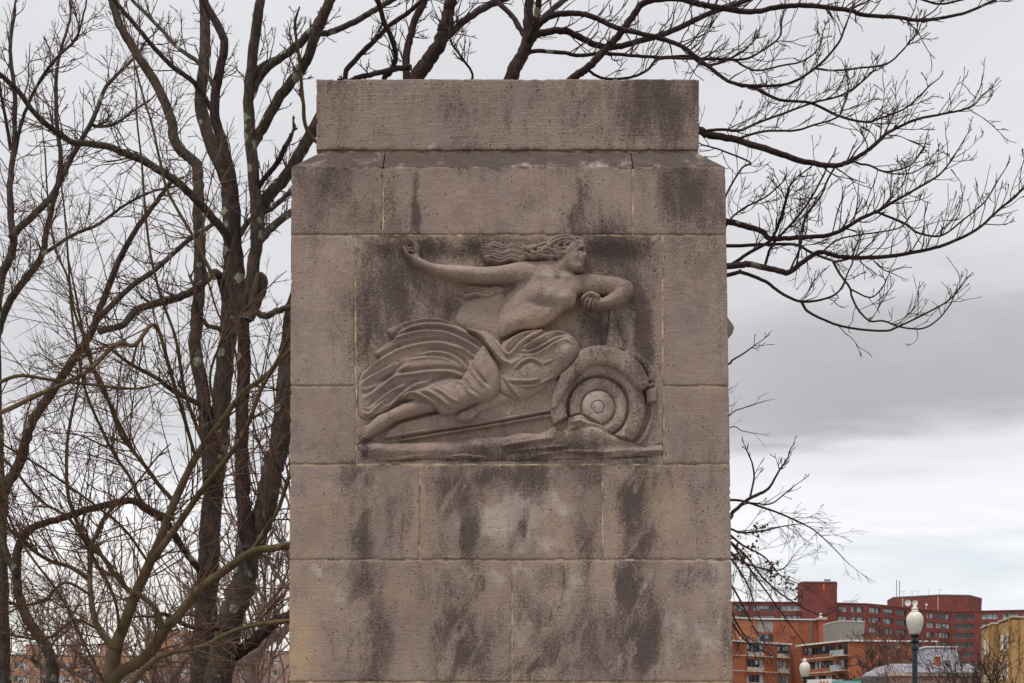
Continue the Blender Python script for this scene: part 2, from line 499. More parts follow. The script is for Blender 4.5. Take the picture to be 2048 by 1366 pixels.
GRIME = [(1300, 215, 95, 75, .62), (1225, 200, 10, 70, .5), (1350, 190, 40, 60, .3), (640, 230, 25, 90, .3), (690, 180, 60, 30, .25), (930, 205, 160, 50, .22), (1180, 200, 70, 60, .25),
         (640, 365, 55, 60, .62), (720, 430, 50, 40, .45), (600, 440, 30, 40, .4), (690, 350, 60, 20, .4), (833, 420, 9, 55, .95), (1165, 400, 14, 40, .65), (1145, 430, 7, 40, .6), (1385, 385, 60, 55, .72), (1340, 420, 40, 60, .4), (1430, 410, 25, 70, .45),
         (1000, 318, 200, 14, .9), (850, 318, 110, 14, .8), (690, 318, 90, 14, .75), (1330, 318, 90, 14, .7), (1180, 318, 90, 14, .7), (600, 322, 30, 14, .5), (1430, 322, 40, 14, .5),
         # panel background
         (785, 560, 50, 90, .75), (800, 620, 28, 50, .6), (850, 495, 70, 24, .75), (930, 500, 70, 24, .65), (745, 650, 44, 80, .65), (740, 520, 40, 40, .4), (885, 610, 30, 40, .4),
         (1240, 505, 65, 45, .85), (1265, 560, 26, 65, .75), (1283, 640, 16, 95, .95), (1195, 655, 50, 45, .75), (1195, 555, 35, 18, .45), (1275, 720, 20, 40, .5), (1170, 500, 20, 40, .35), (1060, 490, 60, 12, .4),
         (760, 720, 40, 30, .35), (850, 670, 60, 15, .3), (1055, 745, 30, 22, .38), (1160, 885, 55, 26, .8), (1150, 750, 20, 50, .5), (1195, 712, 45, 14, .45), (1135, 820, 10, 60, .5), (1230, 770, 30, 20, .4),
         (780, 905, 60, 14, .3), (1000, 905, 110, 14, .45), (1100, 900, 60, 12, .5), (735, 905, 14, 24, .6), (1250, 860, 40, 30, .3), (1280, 820, 16, 60, .35),
         # courses below
         (725, 985, 30, 60, .75), (725, 1080, 26, 50, .7), (790, 1030, 40, 50, .42), (700, 950, 20, 30, .5), (905, 975, 45, 48, .78), (935, 1065, 26, 60, .7), (900, 1100, 40, 25, .4), (1060, 955, 40, 45, .7), (1000, 950, 90, 16, .6), (1150, 955, 50, 22, .55), (1170, 1090, 30, 40, .42), (1035, 1060, 14, 30, .55), (1070, 1070, 10, 30, .5),
         (1270, 985, 36, 60, .82), (1280, 1085, 30, 45, .8), (1320, 960, 30, 30, .4), (1220, 1000, 12, 60, .35), (730, 1180, 30, 60, .5), (745, 1290, 36, 80, .55), (700, 1140, 20, 20, .4), (910, 1270, 34, 95, .85), (945, 1330, 20, 50, .6), (880, 1200, 30, 30, .4), (980, 1280, 40, 60, .4), (955, 1165, 16, 16, .5),
         (1050, 1340, 40, 34, .9), (1080, 1220, 50, 40, .5), (1100, 1310, 60, 60, .5), (1160, 1270, 60, 80, .42), (1265, 1180, 36, 50, .85), (1280, 1290, 40, 70, .7), (1310, 1230, 30, 60, .5), (1250, 1330, 30, 40, .5), (1385, 1315, 30, 30, .45), (1380, 1150, 50, 22, .5), (1455, 1300, 16, 90, .4), (1110, 1150, 30, 30, .5)]
PALE = [(640, 950, 60, 60, .1), (1000, 1040, 90, 45, .85), (1120, 1040, 30, 60, .5), (1350, 1260, 40, 60, .5), (1110, 600, 40, 40, .3), (900, 540, 80, 14, .35), (1120, 690, 30, 26, .35), (960, 770, 30, 30, .3), (1150, 1180, 40, 40, .4), (1110, 1080, 40, 40, .5), (1100, 1000, 30, 50, .4), (960, 1100, 40, 30, .4), (1060, 1150, 40, 30, .55), (950, 1140, 60, 24, .5), (632, 1143, 12, 14, .75), (690, 1190, 20, 20, .5), (1248, 1133, 14, 10, .8), (1288, 1190, 10, 30, .8), (1400, 1270, 60, 50, .5), (1430, 1160, 30, 50, .35), (1190, 1200, 40, 40, .35), (1060, 1230, 30, 60, .4), (1220, 1330, 30, 30, .4), (1290, 1320, 20, 20, .5),
        (1060, 322, 160, 8, .35), (640, 322, 60, 8, .4), (1390, 322, 50, 10, .5), (865, 292, 10, 8, .6), (1190, 815, 30, 40, .7), (1265, 905, 60, 10, .6), (1255, 760, 25, 25, .45), (1060, 870, 30, 12, .4), (1080, 560, 50, 30, .35), (1230, 660, 12, 40, .35), (1265, 655, 10, 40, .4), (960, 530, 80, 20, .2), (1310, 480, 10, 8, .6), (840, 650, 40, 14, .25), (1240, 830, 16, 60, .4)]
WARM = [(597, 1320, 34, 110, 1.0), (620, 1180, 40, 60, .5), (1440, 1060, 20, 60, .3), (640, 1250, 50, 60, .3), (985, 1000, 20, 120, .4), (1115, 1010, 16, 110, .6), (1335, 990, 40, 60, .5), (1230, 1040, 12, 80, .5), (600, 1000, 60, 80, .25), (1000, 1140, 40, 30, .35), (1420, 1330, 60, 60, .3), (1085, 640, 40, 16, .5), (1080, 795, 60, 14, .3), (850, 1010, 10, 110, .4), (780, 1180, 50, 60, .2)]


def wear(px, py):
    wx = px + (fbm(px / 30.0, py / 55.0, 3) - 0.5) * 34
    wy = py + (fbm(px / 38.0, py / 38.0, 9) - 0.5) * 46
    streak = fbm((px * 0.8 + py * 0.45) / 16.0, (py * 0.8 - px * 0.45) / 60.0, 21, 4)
    low = sstep(py, 925, 940)
    gr = blobs(wx, wy, GRIME)
    gr = np.clip(gr * (1 - low * 0.5 * sstep(streak, 0.50, 0.66)) + (fbm(px / 45.0, py / 160.0, 5) - 0.42) * 0.75, 0, 1)
    pa = np.clip(blobs(wx, wy, PALE) + low * (fbm(px / 40.0, py / 40.0, 31) - 0.55) * 0.8, 0, 1)
    wa = np.clip(blobs(wx, wy, WARM) + (fbm(px / 90.0, py / 60.0, 41) - 0.55) * 0.8, 0, 1)
    return np.stack([gr, pa, wa, np.ones_like(gr)], -1)


def set_wear(me, px, py, extra=None, tone=0.5):
    wv = wear(px, py); wv[:, 3] = tone
    if extra is not None: wv[:, :3] = np.clip(wv[:, :3] + extra, 0, 1)
    a = me.attributes.new('wear', 'FLOAT_COLOR', 'POINT')
    a.data.foreach_set('color', wv.astype(np.float32).ravel())


def edge_l(py):   # the pylon's battered sides
    return 582.5 - (py - 335) * 0.0045
def edge_r(py):
    return 1450.5 + (py - 335) * 0.0155


JOINT = 1.25


def stone(x0, x1, y0, y1, depth=0.7, y_off=0.0, left=False, right=False, joint=JOINT, top=None, seed=0):
    """one dressed block: a dense worn front face (photo px on the front plane) plus sides and back"""
    a0, a1 = y0 + (joint if top is None else top), y1 - joint
    nx = max(2, int((x1 - x0) / 3)) + 1; ny = max(2, int((a1 - a0) / 3)) + 1
    u, v = np.meshgrid(np.linspace(0, 1, nx), np.linspace(0, 1, ny))
    py = a0 + v * (a1 - a0)
    l = edge_l(py) + (x0 - edge_l(y0)) if left else np.full_like(py, x0 + joint)
    r = edge_r(py) + (x1 - edge_r(y0)) if right else np.full_like(py, x1 - joint)
    px = l + u * (r - l)
    chip = lambda q, k: 1.3 * (fbm(q / 17.0, q * 0 + k, 200 + seed, 4) - 0.45) + 2.6 * sstep(fbm(q / 11.0, q * 0 + k, 230 + seed, 4), 0.60, 0.78)
    l = l + chip(py, 0.3); r = r - chip(py, 5.7)
    if top is None:
        py = py + chip(px, 9.1) * (1 - v) * 0.8
    py = py - chip(px, 13.7) * v * 0.8
    px = l + u * (r - l)
    de = np.minimum(np.minimum(px - l, r - px), np.minimum(py - a0 if top is None else 50 + py * 0, a1 - py))
    de = np.maximum(de, 0)
    nick = fbm(px / 9.0, py / 9.0, 50 + seed, 4)
    h = (fbm(px / 40.0, py / 40.0, 60 + seed, 4) - 0.5) * 2.0 + (fbm(px / 7.0, py / 7.0, 70 + seed, 3) - 0.5) * 0.7
    h = h - np.exp(-de / (1.0 + 2.5 * sstep(nick, 0.55, 0.75))) * (0.6 + 2.0 * sstep(nick, 0.55, 0.75))
    Y = D + y_off - h * S
    X = (px - 1024) * S; Z = EYE + (HORIZON - py) * S
    if y_off:
        k = (D + y_off) / D
        X = X * k; Z = EYE + (Z - EYE) * k
    front = np.stack([X, Y, Z], -1).reshape(-1, 3)
    idx = np.arange(nx * ny).reshape(ny, nx)
    q = [np.stack([idx[1:, :-1], idx[1:, 1:], idx[:-1, 1:], idx[:-1, :-1]], -1).reshape(-1, 4)]
    # a rim loop at the back, joined to the front's border
    loop = np.concatenate([idx[0, :], idx[1:, -1], idx[-1, -2::-1], idx[-2:0:-1, 0]])
    back = front[loop].copy(); back[:, 1] = D + y_off + depth
    n0 = len(front); k = len(loop)
    nxt = np.roll(np.arange(k), -1)
    q.append(np.stack([loop, loop[nxt], n0 + nxt, n0 + np.arange(k)], -1))
    quads = np.concatenate(q)
    me = grid_mesh('stone_block', np.concatenate([front, back]), quads)
    set_wear(me, np.concatenate([px.ravel(), px.ravel()[loop]]), np.concatenate([py.ravel(), py.ravel()[loop]]), None, (seed * 0.382 + 0.15) % 1.0)
    return link('stone_block', me, M['stone'], pylon, smooth=False)


PD = 2.6      # pylon depth
XL = lambda py: (edge_l(py) - 1024) * S
XR = lambda py: (edge_r(py) - 1024) * S
ZZ = lambda py: EYE + (HORIZON - py) * S

# mortar core a little behind the block faces
core = MB()
zb, zt = GROUND_Z, ZZ(338)
yb = HORIZON + (EYE - GROUND_Z) / S
ins = 0.075
core.hexa([(XL(yb)+ins, D+ins, zb), (XR(yb)-ins, D+ins, zb), (XR(yb)-ins, D+PD-ins, zb), (XL(yb)+ins, D+PD-ins, zb)],
          [(XL(338)+ins, D+ins, zt), (XR(338)-ins, D+ins, zt), (XR(338)-ins, D+PD-ins, zt), (XL(338)+ins, D+PD-ins, zt)])
core.build('mortar_core', M['mortar'], pylon)


def joint_strip(x0, x1, y0, y1, back=0.006):
    q = MB()
    q.box((x0 - 1024) * S, (x1 - 1024) * S, D + back, D + 0.08, EYE + (HORIZON - y1) * S, EYE + (HORIZON - y0) * S)
    q.build('mortar_joint', M['mortar'], pylon)

stone(632, 1398.5, 158, 301, depth=2.26, y_off=0.17, joint=0.6, seed=1)                          # cap
cm = MB()
kc = (D + 0.186) / D
cm.box((634-1024)*S*kc, (1396-1024)*S*kc, D+0.186, D+2.4, EYE+(HORIZON-306)*S*kc, EYE+(HORIZON-299)*S*kc)
cm.build('bed_joint', M['mortar'], pylon)
sd = 2
rows = [(335, 470, [582.5, 766, 1266, 1450.5]), (470, 772, [0, 711, None, 1325.5, 0]), (772, 929, [0, 713, None, 1328, 0]),
        (929, 1120, [0, 840, 1205, 0]), (1120, 1364, [0, 1024, 0]), (1364, 1600, [0, 800, 1240, 0]), (1600, 1800, [0, 1024, 0]), (1800, yb, [0, 760, 1290, 0])]
for y0, y1, xs in rows:
    xs = list(xs)
    if xs[0] == 0: xs[0] = float(edge_l(y0)); xs[-1] = float(edge_r(y0))
    for i in range(len(xs) - 1):
        if xs[i] is None or xs[i+1] is None: continue
        if i and xs[i] is not None and xs[i-1] is not None: joint_strip(xs[i] - 2.2, xs[i] + 2.2, y0 + 2.3, y1 - 2.3, 0.005)
        stone(xs[i], xs[i+1], y0, y1, left=(i == 0), right=(i == len(xs) - 2), top=-0.4 if y0 == 335 else None, seed=sd); sd += 1
    if None in xs:
        joint_strip(xs[1] - 2.2, xs[1] + 1.5, y0 + 2.3, y1 - 2.3, 0.004); joint_strip(xs[3] - 1.5, xs[3] + 2.2, y0 + 2.3, y1 - 2.3, 0.004)
    if y1 in (772,):
        joint_strip(float(edge_l(y1)) + 2, 713, y1 - 2.2, y1 + 2.2); joint_strip(1326, float(edge_r(y1)) - 2, y1 - 2.2, y1 + 2.2)
    else:
        joint_strip(float(edge_l(y1)) + 2, float(edge_r(y1)) - 2, y1 - 2.2, y1 + 2.2)
    # blocks along the two sides and the back (plain dressed faces)
    zt_, zb_ = ZZ(y0) - JOINT*S, ZZ(y1) + JOINT*S
    for sgn in (0, 1):
        for (ya, yc) in ((0.706, 1.75), (1.756, PD)):
            m = MB()
            if sgn == 0:
                m.hexa([(XL(y1), D+ya, zb_), (0 if yc > 2 else XL(y1)+0.5, D+ya, zb_), (-0.003 if yc > 2 else XL(y1)+0.5, D+yc, zb_), (XL(y1), D+yc, zb_)],
                       [(XL(y0), D+ya, zt_), (0 if yc > 2 else XL(y0)+0.5, D+ya, zt_), (-0.003 if yc > 2 else XL(y0)+0.5, D+yc, zt_), (XL(y0), D+yc, zt_)])
            else:
                m.hexa([(0.003 if yc > 2 else XR(y1)-0.5, D+ya, zb_), (XR(y1), D+ya, zb_), (XR(y1), D+yc, zb_), (0.003 if yc > 2 else XR(y1)-0.5, D+yc, zb_)],
                       [(0.003 if yc > 2 else XR(y0)-0.5, D+ya, zt_), (XR(y0), D+ya, zt_), (XR(y0), D+yc, zt_), (0.003 if yc > 2 else XR(y0)-0.5, D+yc, zt_)])
            m.build('stone_block', M['stone'], pylon)

# sloped weathering ledge: three pieces, mitred at the corners
CH = 0.168


def chamfer(x0, x1, left, right):
    n = 60
    vs, pxs, pys, q = [], [], [], []
    m = 8
    for j in range(m + 1):
        t = j / m
        xa = x0 * S_ + (CH * t if left else JOINT * S); xb = x1 * S_ - (CH * t if right else JOINT * S)
        for i in range(n + 1):
            u = i / n
            x = xa + (xb - xa) * u
            jit = (fbm(np.array([x * 30.0]), np.array([t * 6.0]), 88, 4)[0] - 0.5) * 0.012
            vs.append((x, D + CH * t + jit, ZZ(335) + CH * t + jit)); pxs.append(1024 + x / S); pys.append(333 - 28 * t)
    for j in range(m):
        for i in range(n):
            a = j * (n + 1) + i
            q.append((a, a + 1, a + n + 2, a + n + 1))
    # close underneath and the mitred return on the pylon's side
    b0 = len(vs)
    xa, xb = x0 * S_ + (0 if left else JOINT * S), x1 * S_ - (0 if right else JOINT * S)
    ta, tb = x0 * S_ + (CH if left else JOINT * S), x1 * S_ - (CH if right else JOINT * S)
    z0, z1 = ZZ(335), ZZ(335) + CH
    vs += [(xa, D, z0), (xb, D, z0), (xb, D+PD, z0), (xa, D+PD, z0), (ta, D+CH, z1), (tb, D+CH, z1), (tb, D+PD-CH, z1), (ta, D+PD-CH, z1)]
    pxs += [700] * 8; pys += [318] * 8
    q += [(b0+1, b0+2, b0+6, b0+5), (b0+2, b0+3, b0+7, b0+6), (b0+3, b0, b0+4, b0+7), (b0+4, b0+5, b0+6, b0+7)]
    me = grid_mesh('weathering_ledge', vs, q)
    pa_ = np.array(pxs); pb_ = np.array(pys)
    set_wear(me, pa_, pb_, np.stack([0.15 + 0.7 * sstep(fbm(pa_ / 30, pb_ / 6, 131), 0.42, 0.6), 0.75 * sstep(fbm(pa_ / 22, pb_ / 5, 141), 0.5, 0.62), np.zeros_like(pa_)], -1))
    link('weathering_ledge', me, M['stone'], pylon)


S_ = 1.0
for x0, x1, l, r in ((582.5, 766, True, False), (766, 1266, False, False), (1266, 1450.5, False, True)):
    chamfer((x0 - 1024) * S, (x1 - 1024) * S, l, r)

# plinth under the lowest course
m = MB(); m.box(XL(yb) - 0.18, XR(yb) + 0.18, D - 0.18, D + PD + 0.18, GROUND_Z - 0.02, GROUND_Z + 0.22)
m.build('plinth', M['stone'], pylon)

# carved elbow that stands out from the pylon's right flank (part of the flank's own relief)
m = MB()
fx = XR(650) - 0.01
prof = [(612, 0.0), (630, 0.035), (646, 0.078), (655, 0.095), (668, 0.082), (680, 0.045), (690, 0.0)]
yy = [D + 0.18, D + 0.26, D + 0.42, D + 0.60]
kk = [0.0, 1.0, 0.9, 0.0]
n0 = 0
for a in range(len(prof)):
    for b_ in range(len(yy)):
        kd = yy[b_] / D
        m.v.append((fx + prof[a][1] * 1.0 * kk[b_], yy[b_], EYE + (HORIZON - prof[a][0]) * S * kd))
for a in range(len(prof) - 1):
    for b_ in range(len(yy) - 1):
        i = a * len(yy) + b_
        m.f.append((i, i + len(yy), i + len(yy) + 1, i + 1))
m.build('flank_carving', M['stone'], pylon, smooth=True)

# ------------------------------------------------------------------ the carved panel
X0, X1, Y0, Y1 = 712.6, 1326.0, 472.0, 927.4
STEP = 1.0
gx = np.arange(X0, X1 + 0.01, STEP); gy = np.arange(Y0, Y1 + 0.01, STEP)
GX, GY = np.meshgrid(gx, gy)
H = np.zeros_like(GX); LB = np.zeros(GX.shape, np.int8)
SLAB, BODY, HAIR, CLOTH, WHEEL, FENDER, BOARD, ROCK = range(8)


def curve(pts, n=6, closed=False):
    p = np.asarray(pts, float)
    if closed: p = np.vstack([p[-1], p, p[0], p[1]])
    else: p = np.vstack([2 * p[0] - p[1], p, 2 * p[-1] - p[-2]])
    out = []
    t = np.linspace(0, 1, n, endpoint=False)[:, None]
    for i in range(1, len(p) - 2):
        a, b, c, d = p[i-1], p[i], p[i+1], p[i+2]
        out.append(0.5 * (2*b + (c-a)*t + (2*a-5*b+4*c-d)*t*t + (3*b-a-3*c+d)*t**3))
    out = np.vstack(out)
    if not closed: out = np.vstack([out, p[-2]])
    return out


def win(pts, pad):
    pad = pad + 16
    pts = np.asarray(pts)
    i0 = max(0, int((pts[:, 0].min() - pad - X0) / STEP)); i1 = min(GX.shape[1], int((pts[:, 0].max() + pad - X0) / STEP) + 2)
    j0 = max(0, int((pts[:, 1].min() - pad - Y0) / STEP)); j1 = min(GX.shape[0], int((pts[:, 1].max() + pad - Y0) / STEP) + 2)
    return slice(j0, max(j1, j0)), slice(i0, max(i1, i0))


def pdist(pts, gx_, gy_):
    """distance, parameter 0..1 along, signed side, nearest-segment values"""
    best = np.full(gx_.shape, 1e9); par = np.zeros(gx_.shape); side = np.zeros(gx_.shape)
    n = len(pts) - 1
    for k in range(n):
        ax, ay = pts[k][:2]; bx, by = pts[k+1][:2]
        dx, dy = bx - ax, by - ay
        L2 = dx*dx + dy*dy + 1e-9
        t = np.clip(((gx_ - ax) * dx + (gy_ - ay) * dy) / L2, 0, 1)
        ex, ey = gx_ - ax - t*dx, gy_ - ay - t*dy
        d = np.hypot(ex, ey)
        mk = d < best
        best = np.where(mk, d, best); par = np.where(mk, (k + t) / n, par); side = np.where(mk, np.sign(dx*ey - dy*ex), side)
    return best, par, side


def inside(poly, gx_, gy_):
    c = np.zeros(gx_.shape, bool)
    j = len(poly) - 1
    for i in range(len(poly)):
        xi, yi = poly[i]; xj, yj = poly[j]
        if yi != yj:
            c ^= ((yi > gy_) != (yj > gy_)) & (gx_ < (xj - xi) * (gy_ - yi) / (yj - yi) + xi)
        j = i
    return c


def lay(w, mask, val, lab, mode='over'):
    h = H[w]; l = LB[w]
    if mode == 'max': mask = mask & (val > h)
    h[mask] = val[mask]; l[mask] = lab


def poly(pts, base, bulge, soft, lab, mode='over', smooth=True, extra=None):
    q = curve(pts, 5, True) if smooth else np.asarray(pts, float)
    w = win(q, 2)
    a, b = GX[w], GY[w]
    mk = inside(q, a, b)
    d, _, _ = pdist(np.vstack([q, q[:1]]), a, b)
    val = base + bulge * np.sqrt(np.clip(1 - (1 - np.clip(d / soft, 0, 1)) ** 2, 0, 1))
    if extra is not None: val = val + extra(a, b)
    lay(w, mk, val, lab, mode)


def limb(pts, lab, base, mode='max', flat=1.0):
    """pts: (x, y, radius, height); tapered rounded limb"""
    p = np.asarray(pts, float)
    c = curve(p, 5)
    w = win(c, c[:, 2].max() + 2)
    a, b = GX[w], GY[w]
    best = np.full(a.shape, -1e9)
    for k in range(len(c) - 1):
        ax, ay, ar, ah = c[k]; bx, by, br, bh = c[k+1]
        dx, dy = bx - ax, by - ay
        t = np.clip(((a - ax) * dx + (b - ay) * dy) / (dx*dx + dy*dy + 1e-9), 0, 1)
        d = np.hypot(a - ax - t*dx, b - ay - t*dy) / (ar + (br - ar) * t)
        hh = ah + (bh - ah) * t
        best = np.maximum(best, np.where(d < 1, base + hh * np.sqrt(np.clip(1 - d**2, 0, 1)) ** flat, -1e9))
    lay(w, best > -1e8, best, lab, mode)


def bump(cx, cy, rx, ry, amp, labs, rot=0.0, pw=1.0):
    w = win(np.array([(cx, cy)]), max(rx, ry) * 2.2)
    a, b = GX[w] - cx, GY[w] - cy
    c, s = math.cos(rot), math.sin(rot)
    e = ((a*c + b*s) / rx) ** 2 + ((b*c - a*s) / ry) ** 2
    H[w] += np.where(np.isin(LB[w], labs), amp * np.exp(-e ** pw), 0)


def fold(pts, wd, amp, labs, groove=0.0, both=False):
    """carved cloth ridge: sharp crest, groove on its right-hand (lower) side"""
    c = curve(pts, 5)
    w = win(c, wd * 4)
    d, t, s = pdist(c, GX[w], GY[w])
    tp = np.clip(np.minimum(t, 1 - t) * 5, 0, 1) ** 0.7
    v = amp * np.clip(1 - d / wd, 0, 1) ** 1.3
    if groove:
        v = v - groove * np.exp(-((d - wd * 1.15) / (wd * 0.6)) ** 2) * ((s > 0) | both)
    H[w] += np.where(np.isin(LB[w], labs), v * tp, 0)


RELIEF = 1.5
RX, RY = GX.copy(), GY.copy()        # true positions on the wall


def sculpt():
    LB[:] = 0
    # slab: dished background
    de = np.minimum(np.minimum(RX - X0, X1 - RX), np.minimum(RY - Y0, Y1 - RY))
    H[:] = -1.0 - 7.0 * sstep(de, 2, 42) + (fbm(GX / 60, GY / 60, 90) - 0.5) * 3
    # windscreen / steering column wedge
    poly([(1219, 612), (1226, 618), (1250, 697), (1226, 698), (1212, 690)], -6, 7.0, 5, BOARD, 'max', smooth=False)
    # far mudguard and far wheel edge
    limb([(1255, 703, 7, 5), (1284, 718, 8, 6), (1302, 740, 8, 6), (1303, 756, 6, 5)], FENDER, -4)
    th = np.linspace(-0.35, 1.25, 12)
    limb([(1207 + 100 * math.cos(a), 815 + 97 * math.sin(a), 6, 4) for a in th], WHEEL, -6)
    # bumper block
    poly([(1292, 777), (1313, 774), (1314, 804), (1293, 806)], 1, 4, 4, FENDER, 'max', smooth=False)
    limb([(1299, 770, 4, 4), (1305, 768, 4, 4)], FENDER, 0)
    # car side and running board
    poly([(1126, 752), (1122, 784), (1107, 817), (980, 841), (850, 860), (768, 874), (775, 862), (800, 845), (900, 820), (1000, 785), (1078, 770)], -2, 3.5, 5, BOARD, 'max', smooth=False)
    poly([(1107, 817.5), (1098, 828), (980, 848), (840, 869), (800, 877), (768, 874.5)], -7.5, 1, 4, BOARD, 'over', smooth=False)
    limb([(1101, 829, 3.2, 4), (980, 850, 3.2, 4), (850, 871, 3, 3), (800, 879, 2, 2)], BOARD, -4)
    limb([(1106, 818, 3.2, 4), (980, 842, 3.2, 4), (850, 861, 3.2, 3.4), (770, 874, 2.6, 2.6)], BOARD, -1.5)
    # wheel: tyre, rim, hub
    wr = np.hypot((GX - 1196) / 0.985, GY - 814)
    tyre = wr < 97
    prof_w = np.where(wr > 64, -1 + 9 * np.sqrt(np.clip(1 - ((wr - 79.5) / 17.5) ** 2, 0, 1)),
             np.where(wr > 59, -3.5,
             np.where(wr > 36, 2.5 + 2.5 * np.sin((wr - 36) / 23 * math.pi),
             np.where(wr > 33, -0.5, 4 + 5.5 * np.sqrt(np.clip(1 - (wr / 33) ** 2, 0, 1))))))
    prof_w = np.where((wr < 13.5) & (wr > 11.5), prof_w - 2.2, np.where(wr <= 11.5, prof_w + 1.8 * np.sqrt(np.clip(1 - (wr / 12) ** 2, 0, 1)), prof_w))
    mk = tyre & (GX > 1096)
    H[mk] = np.maximum(prof_w, -4)[mk]; LB[mk] = WHEEL
    # near mudguard sweeping over the wheel down to the running board
    limb([(1108, 815, 5, 5), (1119, 789, 9, 7), (1131, 762, 14, 9), (1146, 738, 18, 11), (1169, 717, 19.5, 12), (1202, 710, 19.5, 13), (1238, 719, 19.5, 13), (1266, 740, 19, 13), (1282, 763, 16, 12)], FENDER, 4.5, 'max', 0.40)
    # ground: boulders and cloud-like billows
    poly([(714, 889), (735, 880), (770, 884), (830, 884), (900, 880), (960, 872), (1010, 872), (1040, 864), (1075, 866), (1092, 860), (1120, 842), (1140, 832), (1160, 826), (1178, 834), (1200, 846), (1224, 868), (1262, 880), (1290, 893), (1326, 886), (1326, 908), (1250, 915), (1140, 918), (1040, 922), (930, 922), (860, 918), (800, 922), (760, 921), (726, 908)], -6, 7, 22, ROCK)
    for a in ((752, 899, 26, 15, 8), (800, 902, 40, 14, 4), (880, 900, 50, 14, 4), (955, 893, 30, 14, 4), (1062, 874, 24, 9, 6), (1020, 884, 30, 10, 3), (1158, 836, 19, 11, 7), (1190, 858, 34, 16, 7), (1160, 888, 50, 22, 9), (1232, 876, 26, 14, 5), (1100, 880, 26, 14, 3), (1280, 902, 46, 6, 6), (1215, 905, 50, 7, 4)):
        bump(*a, [ROCK])
    for pts in ([(1000, 893), (1050, 884), (1110, 876)], [(1010, 903), (1080, 896), (1140, 892)], [(1060, 913), (1120, 904), (1230, 906)], [(1140, 858), (1165, 847), (1200, 850), (1222, 868)], [(1140, 846), (1160, 842), (1175, 846)], [(735, 915), (770, 920), (860, 910)], [(1200, 914), (1260, 909), (1322, 900)], [(880, 918), (920, 912), (980, 916)]):
        fold(pts, 5, 3.0, [ROCK], 2.5)
    # wind-blown cloth streaming to the left
    poly([(1003, 690), (975, 672), (950, 667), (922, 652), (894, 640), (864, 634.5), (829, 638), (794, 648), (774, 658), (778, 668), (789, 677), (770, 688), (751, 701), (751, 710), (757, 716), (735, 737), (718, 753), (714, 790), (718, 832), (738, 836), (775, 818), (803, 800), (850, 806), (900, 800), (960, 780), (1000, 750)], -5.5, 6.5, 9, CLOTH)
    bump(930, 735, 70, 50, 6, [CLOTH]); bump(860, 760, 60, 40, 4, [CLOTH])
    C = [CLOTH]
    for pts, wd, a, gr in (
        ([(965, 675), (940, 660), (911, 646), (880, 638), (850, 637), (815, 643), (780, 656)], 5, 3.0, 2.5),
        ([(985, 708), (965, 690), (939, 671), (911, 657), (883, 650), (850, 649), (817, 657), (791, 674)], 5.5, 4.5, 3.5),
        ([(990, 722), (962, 700), (934, 684), (901, 669), (869, 663), (831, 665), (794, 677), (770, 688), (752, 700)], 6, 4.5, 3.5),
        ([(975, 735), (945, 712), (915, 694), (883, 687), (850, 688), (805, 698), (770, 716), (735, 737), (720, 751)], 7, 5.0, 4.0),
        ([(960, 722), (925, 700), (890, 690)], 4, 3.0, 2.0),
        ([(962, 770), (940, 748), (920, 722), (895, 708), (864, 705), (840, 710)], 6, 4.0, 4.0),
        ([(905, 724), (880, 716), (850, 715), (815, 720)], 4, 2.0, 1.5),
        ([(941, 779), (930, 756), (906, 745), (864, 744), (822, 749), (794, 753), (770, 769), (745, 787), (725, 798)], 7, 5.0, 4.5),
        ([(820, 728), (798, 742), (780, 758), (755, 770), (728, 782)], 6, 3.5, 2.5),
        ([(860, 762), (831, 770), (805, 788), (789, 803), (775, 815)], 6, 3.5, 3.0),
        ([(812, 770), (785, 782), (760, 800), (738, 822)], 6, 4.0, 3.0),
        ([(790, 727), (765, 742), (738, 757), (722, 770)], 5, 3.0, 2.0),
        ([(770, 800), (752, 816), (738, 828), (724, 824)], 5, 3.5, 2.0),
        ([(765, 720), (745, 733), (725, 752)], 5, 2.5, 0)):
        fold(pts, wd, a, C, gr)
    # far leg: shin and foot below the thigh
    limb([(1030, 775, 22, 9), (990, 800, 16, 8), (958, 816, 11, 8), (938, 825, 11, 9)], BODY, -1)
    for k, (tx, ty) in enumerate(((916, 838), (922, 841), (929, 841.5), (936, 840), (943, 837))):
        limb([(tx + 12, ty - 13, 4.4, 5), (tx + 4, ty - 5, 4.0, 5.5), (tx, ty, 3.2, 4.5)], BODY, 5.0)
    # thigh and knee under cloth
    poly([(1000, 690), (1020, 672), (1050, 658), (1075, 656), (1099, 660), (1126, 660), (1147, 670), (1158, 688), (1159, 702), (1153, 716), (1142, 731), (1120, 750), (1098, 770), (1078, 785), (1058, 797), (1040, 800), (1018, 795), (1001, 785), (996, 760), (1000, 725)], 0, 12, 26, CLOTH)
    bump(1128, 700, 34, 30, 7, C, 0.6); bump(1060, 740, 36, 26, 4, C, -0.6); bump(1075, 680, 50, 18, 2, C)
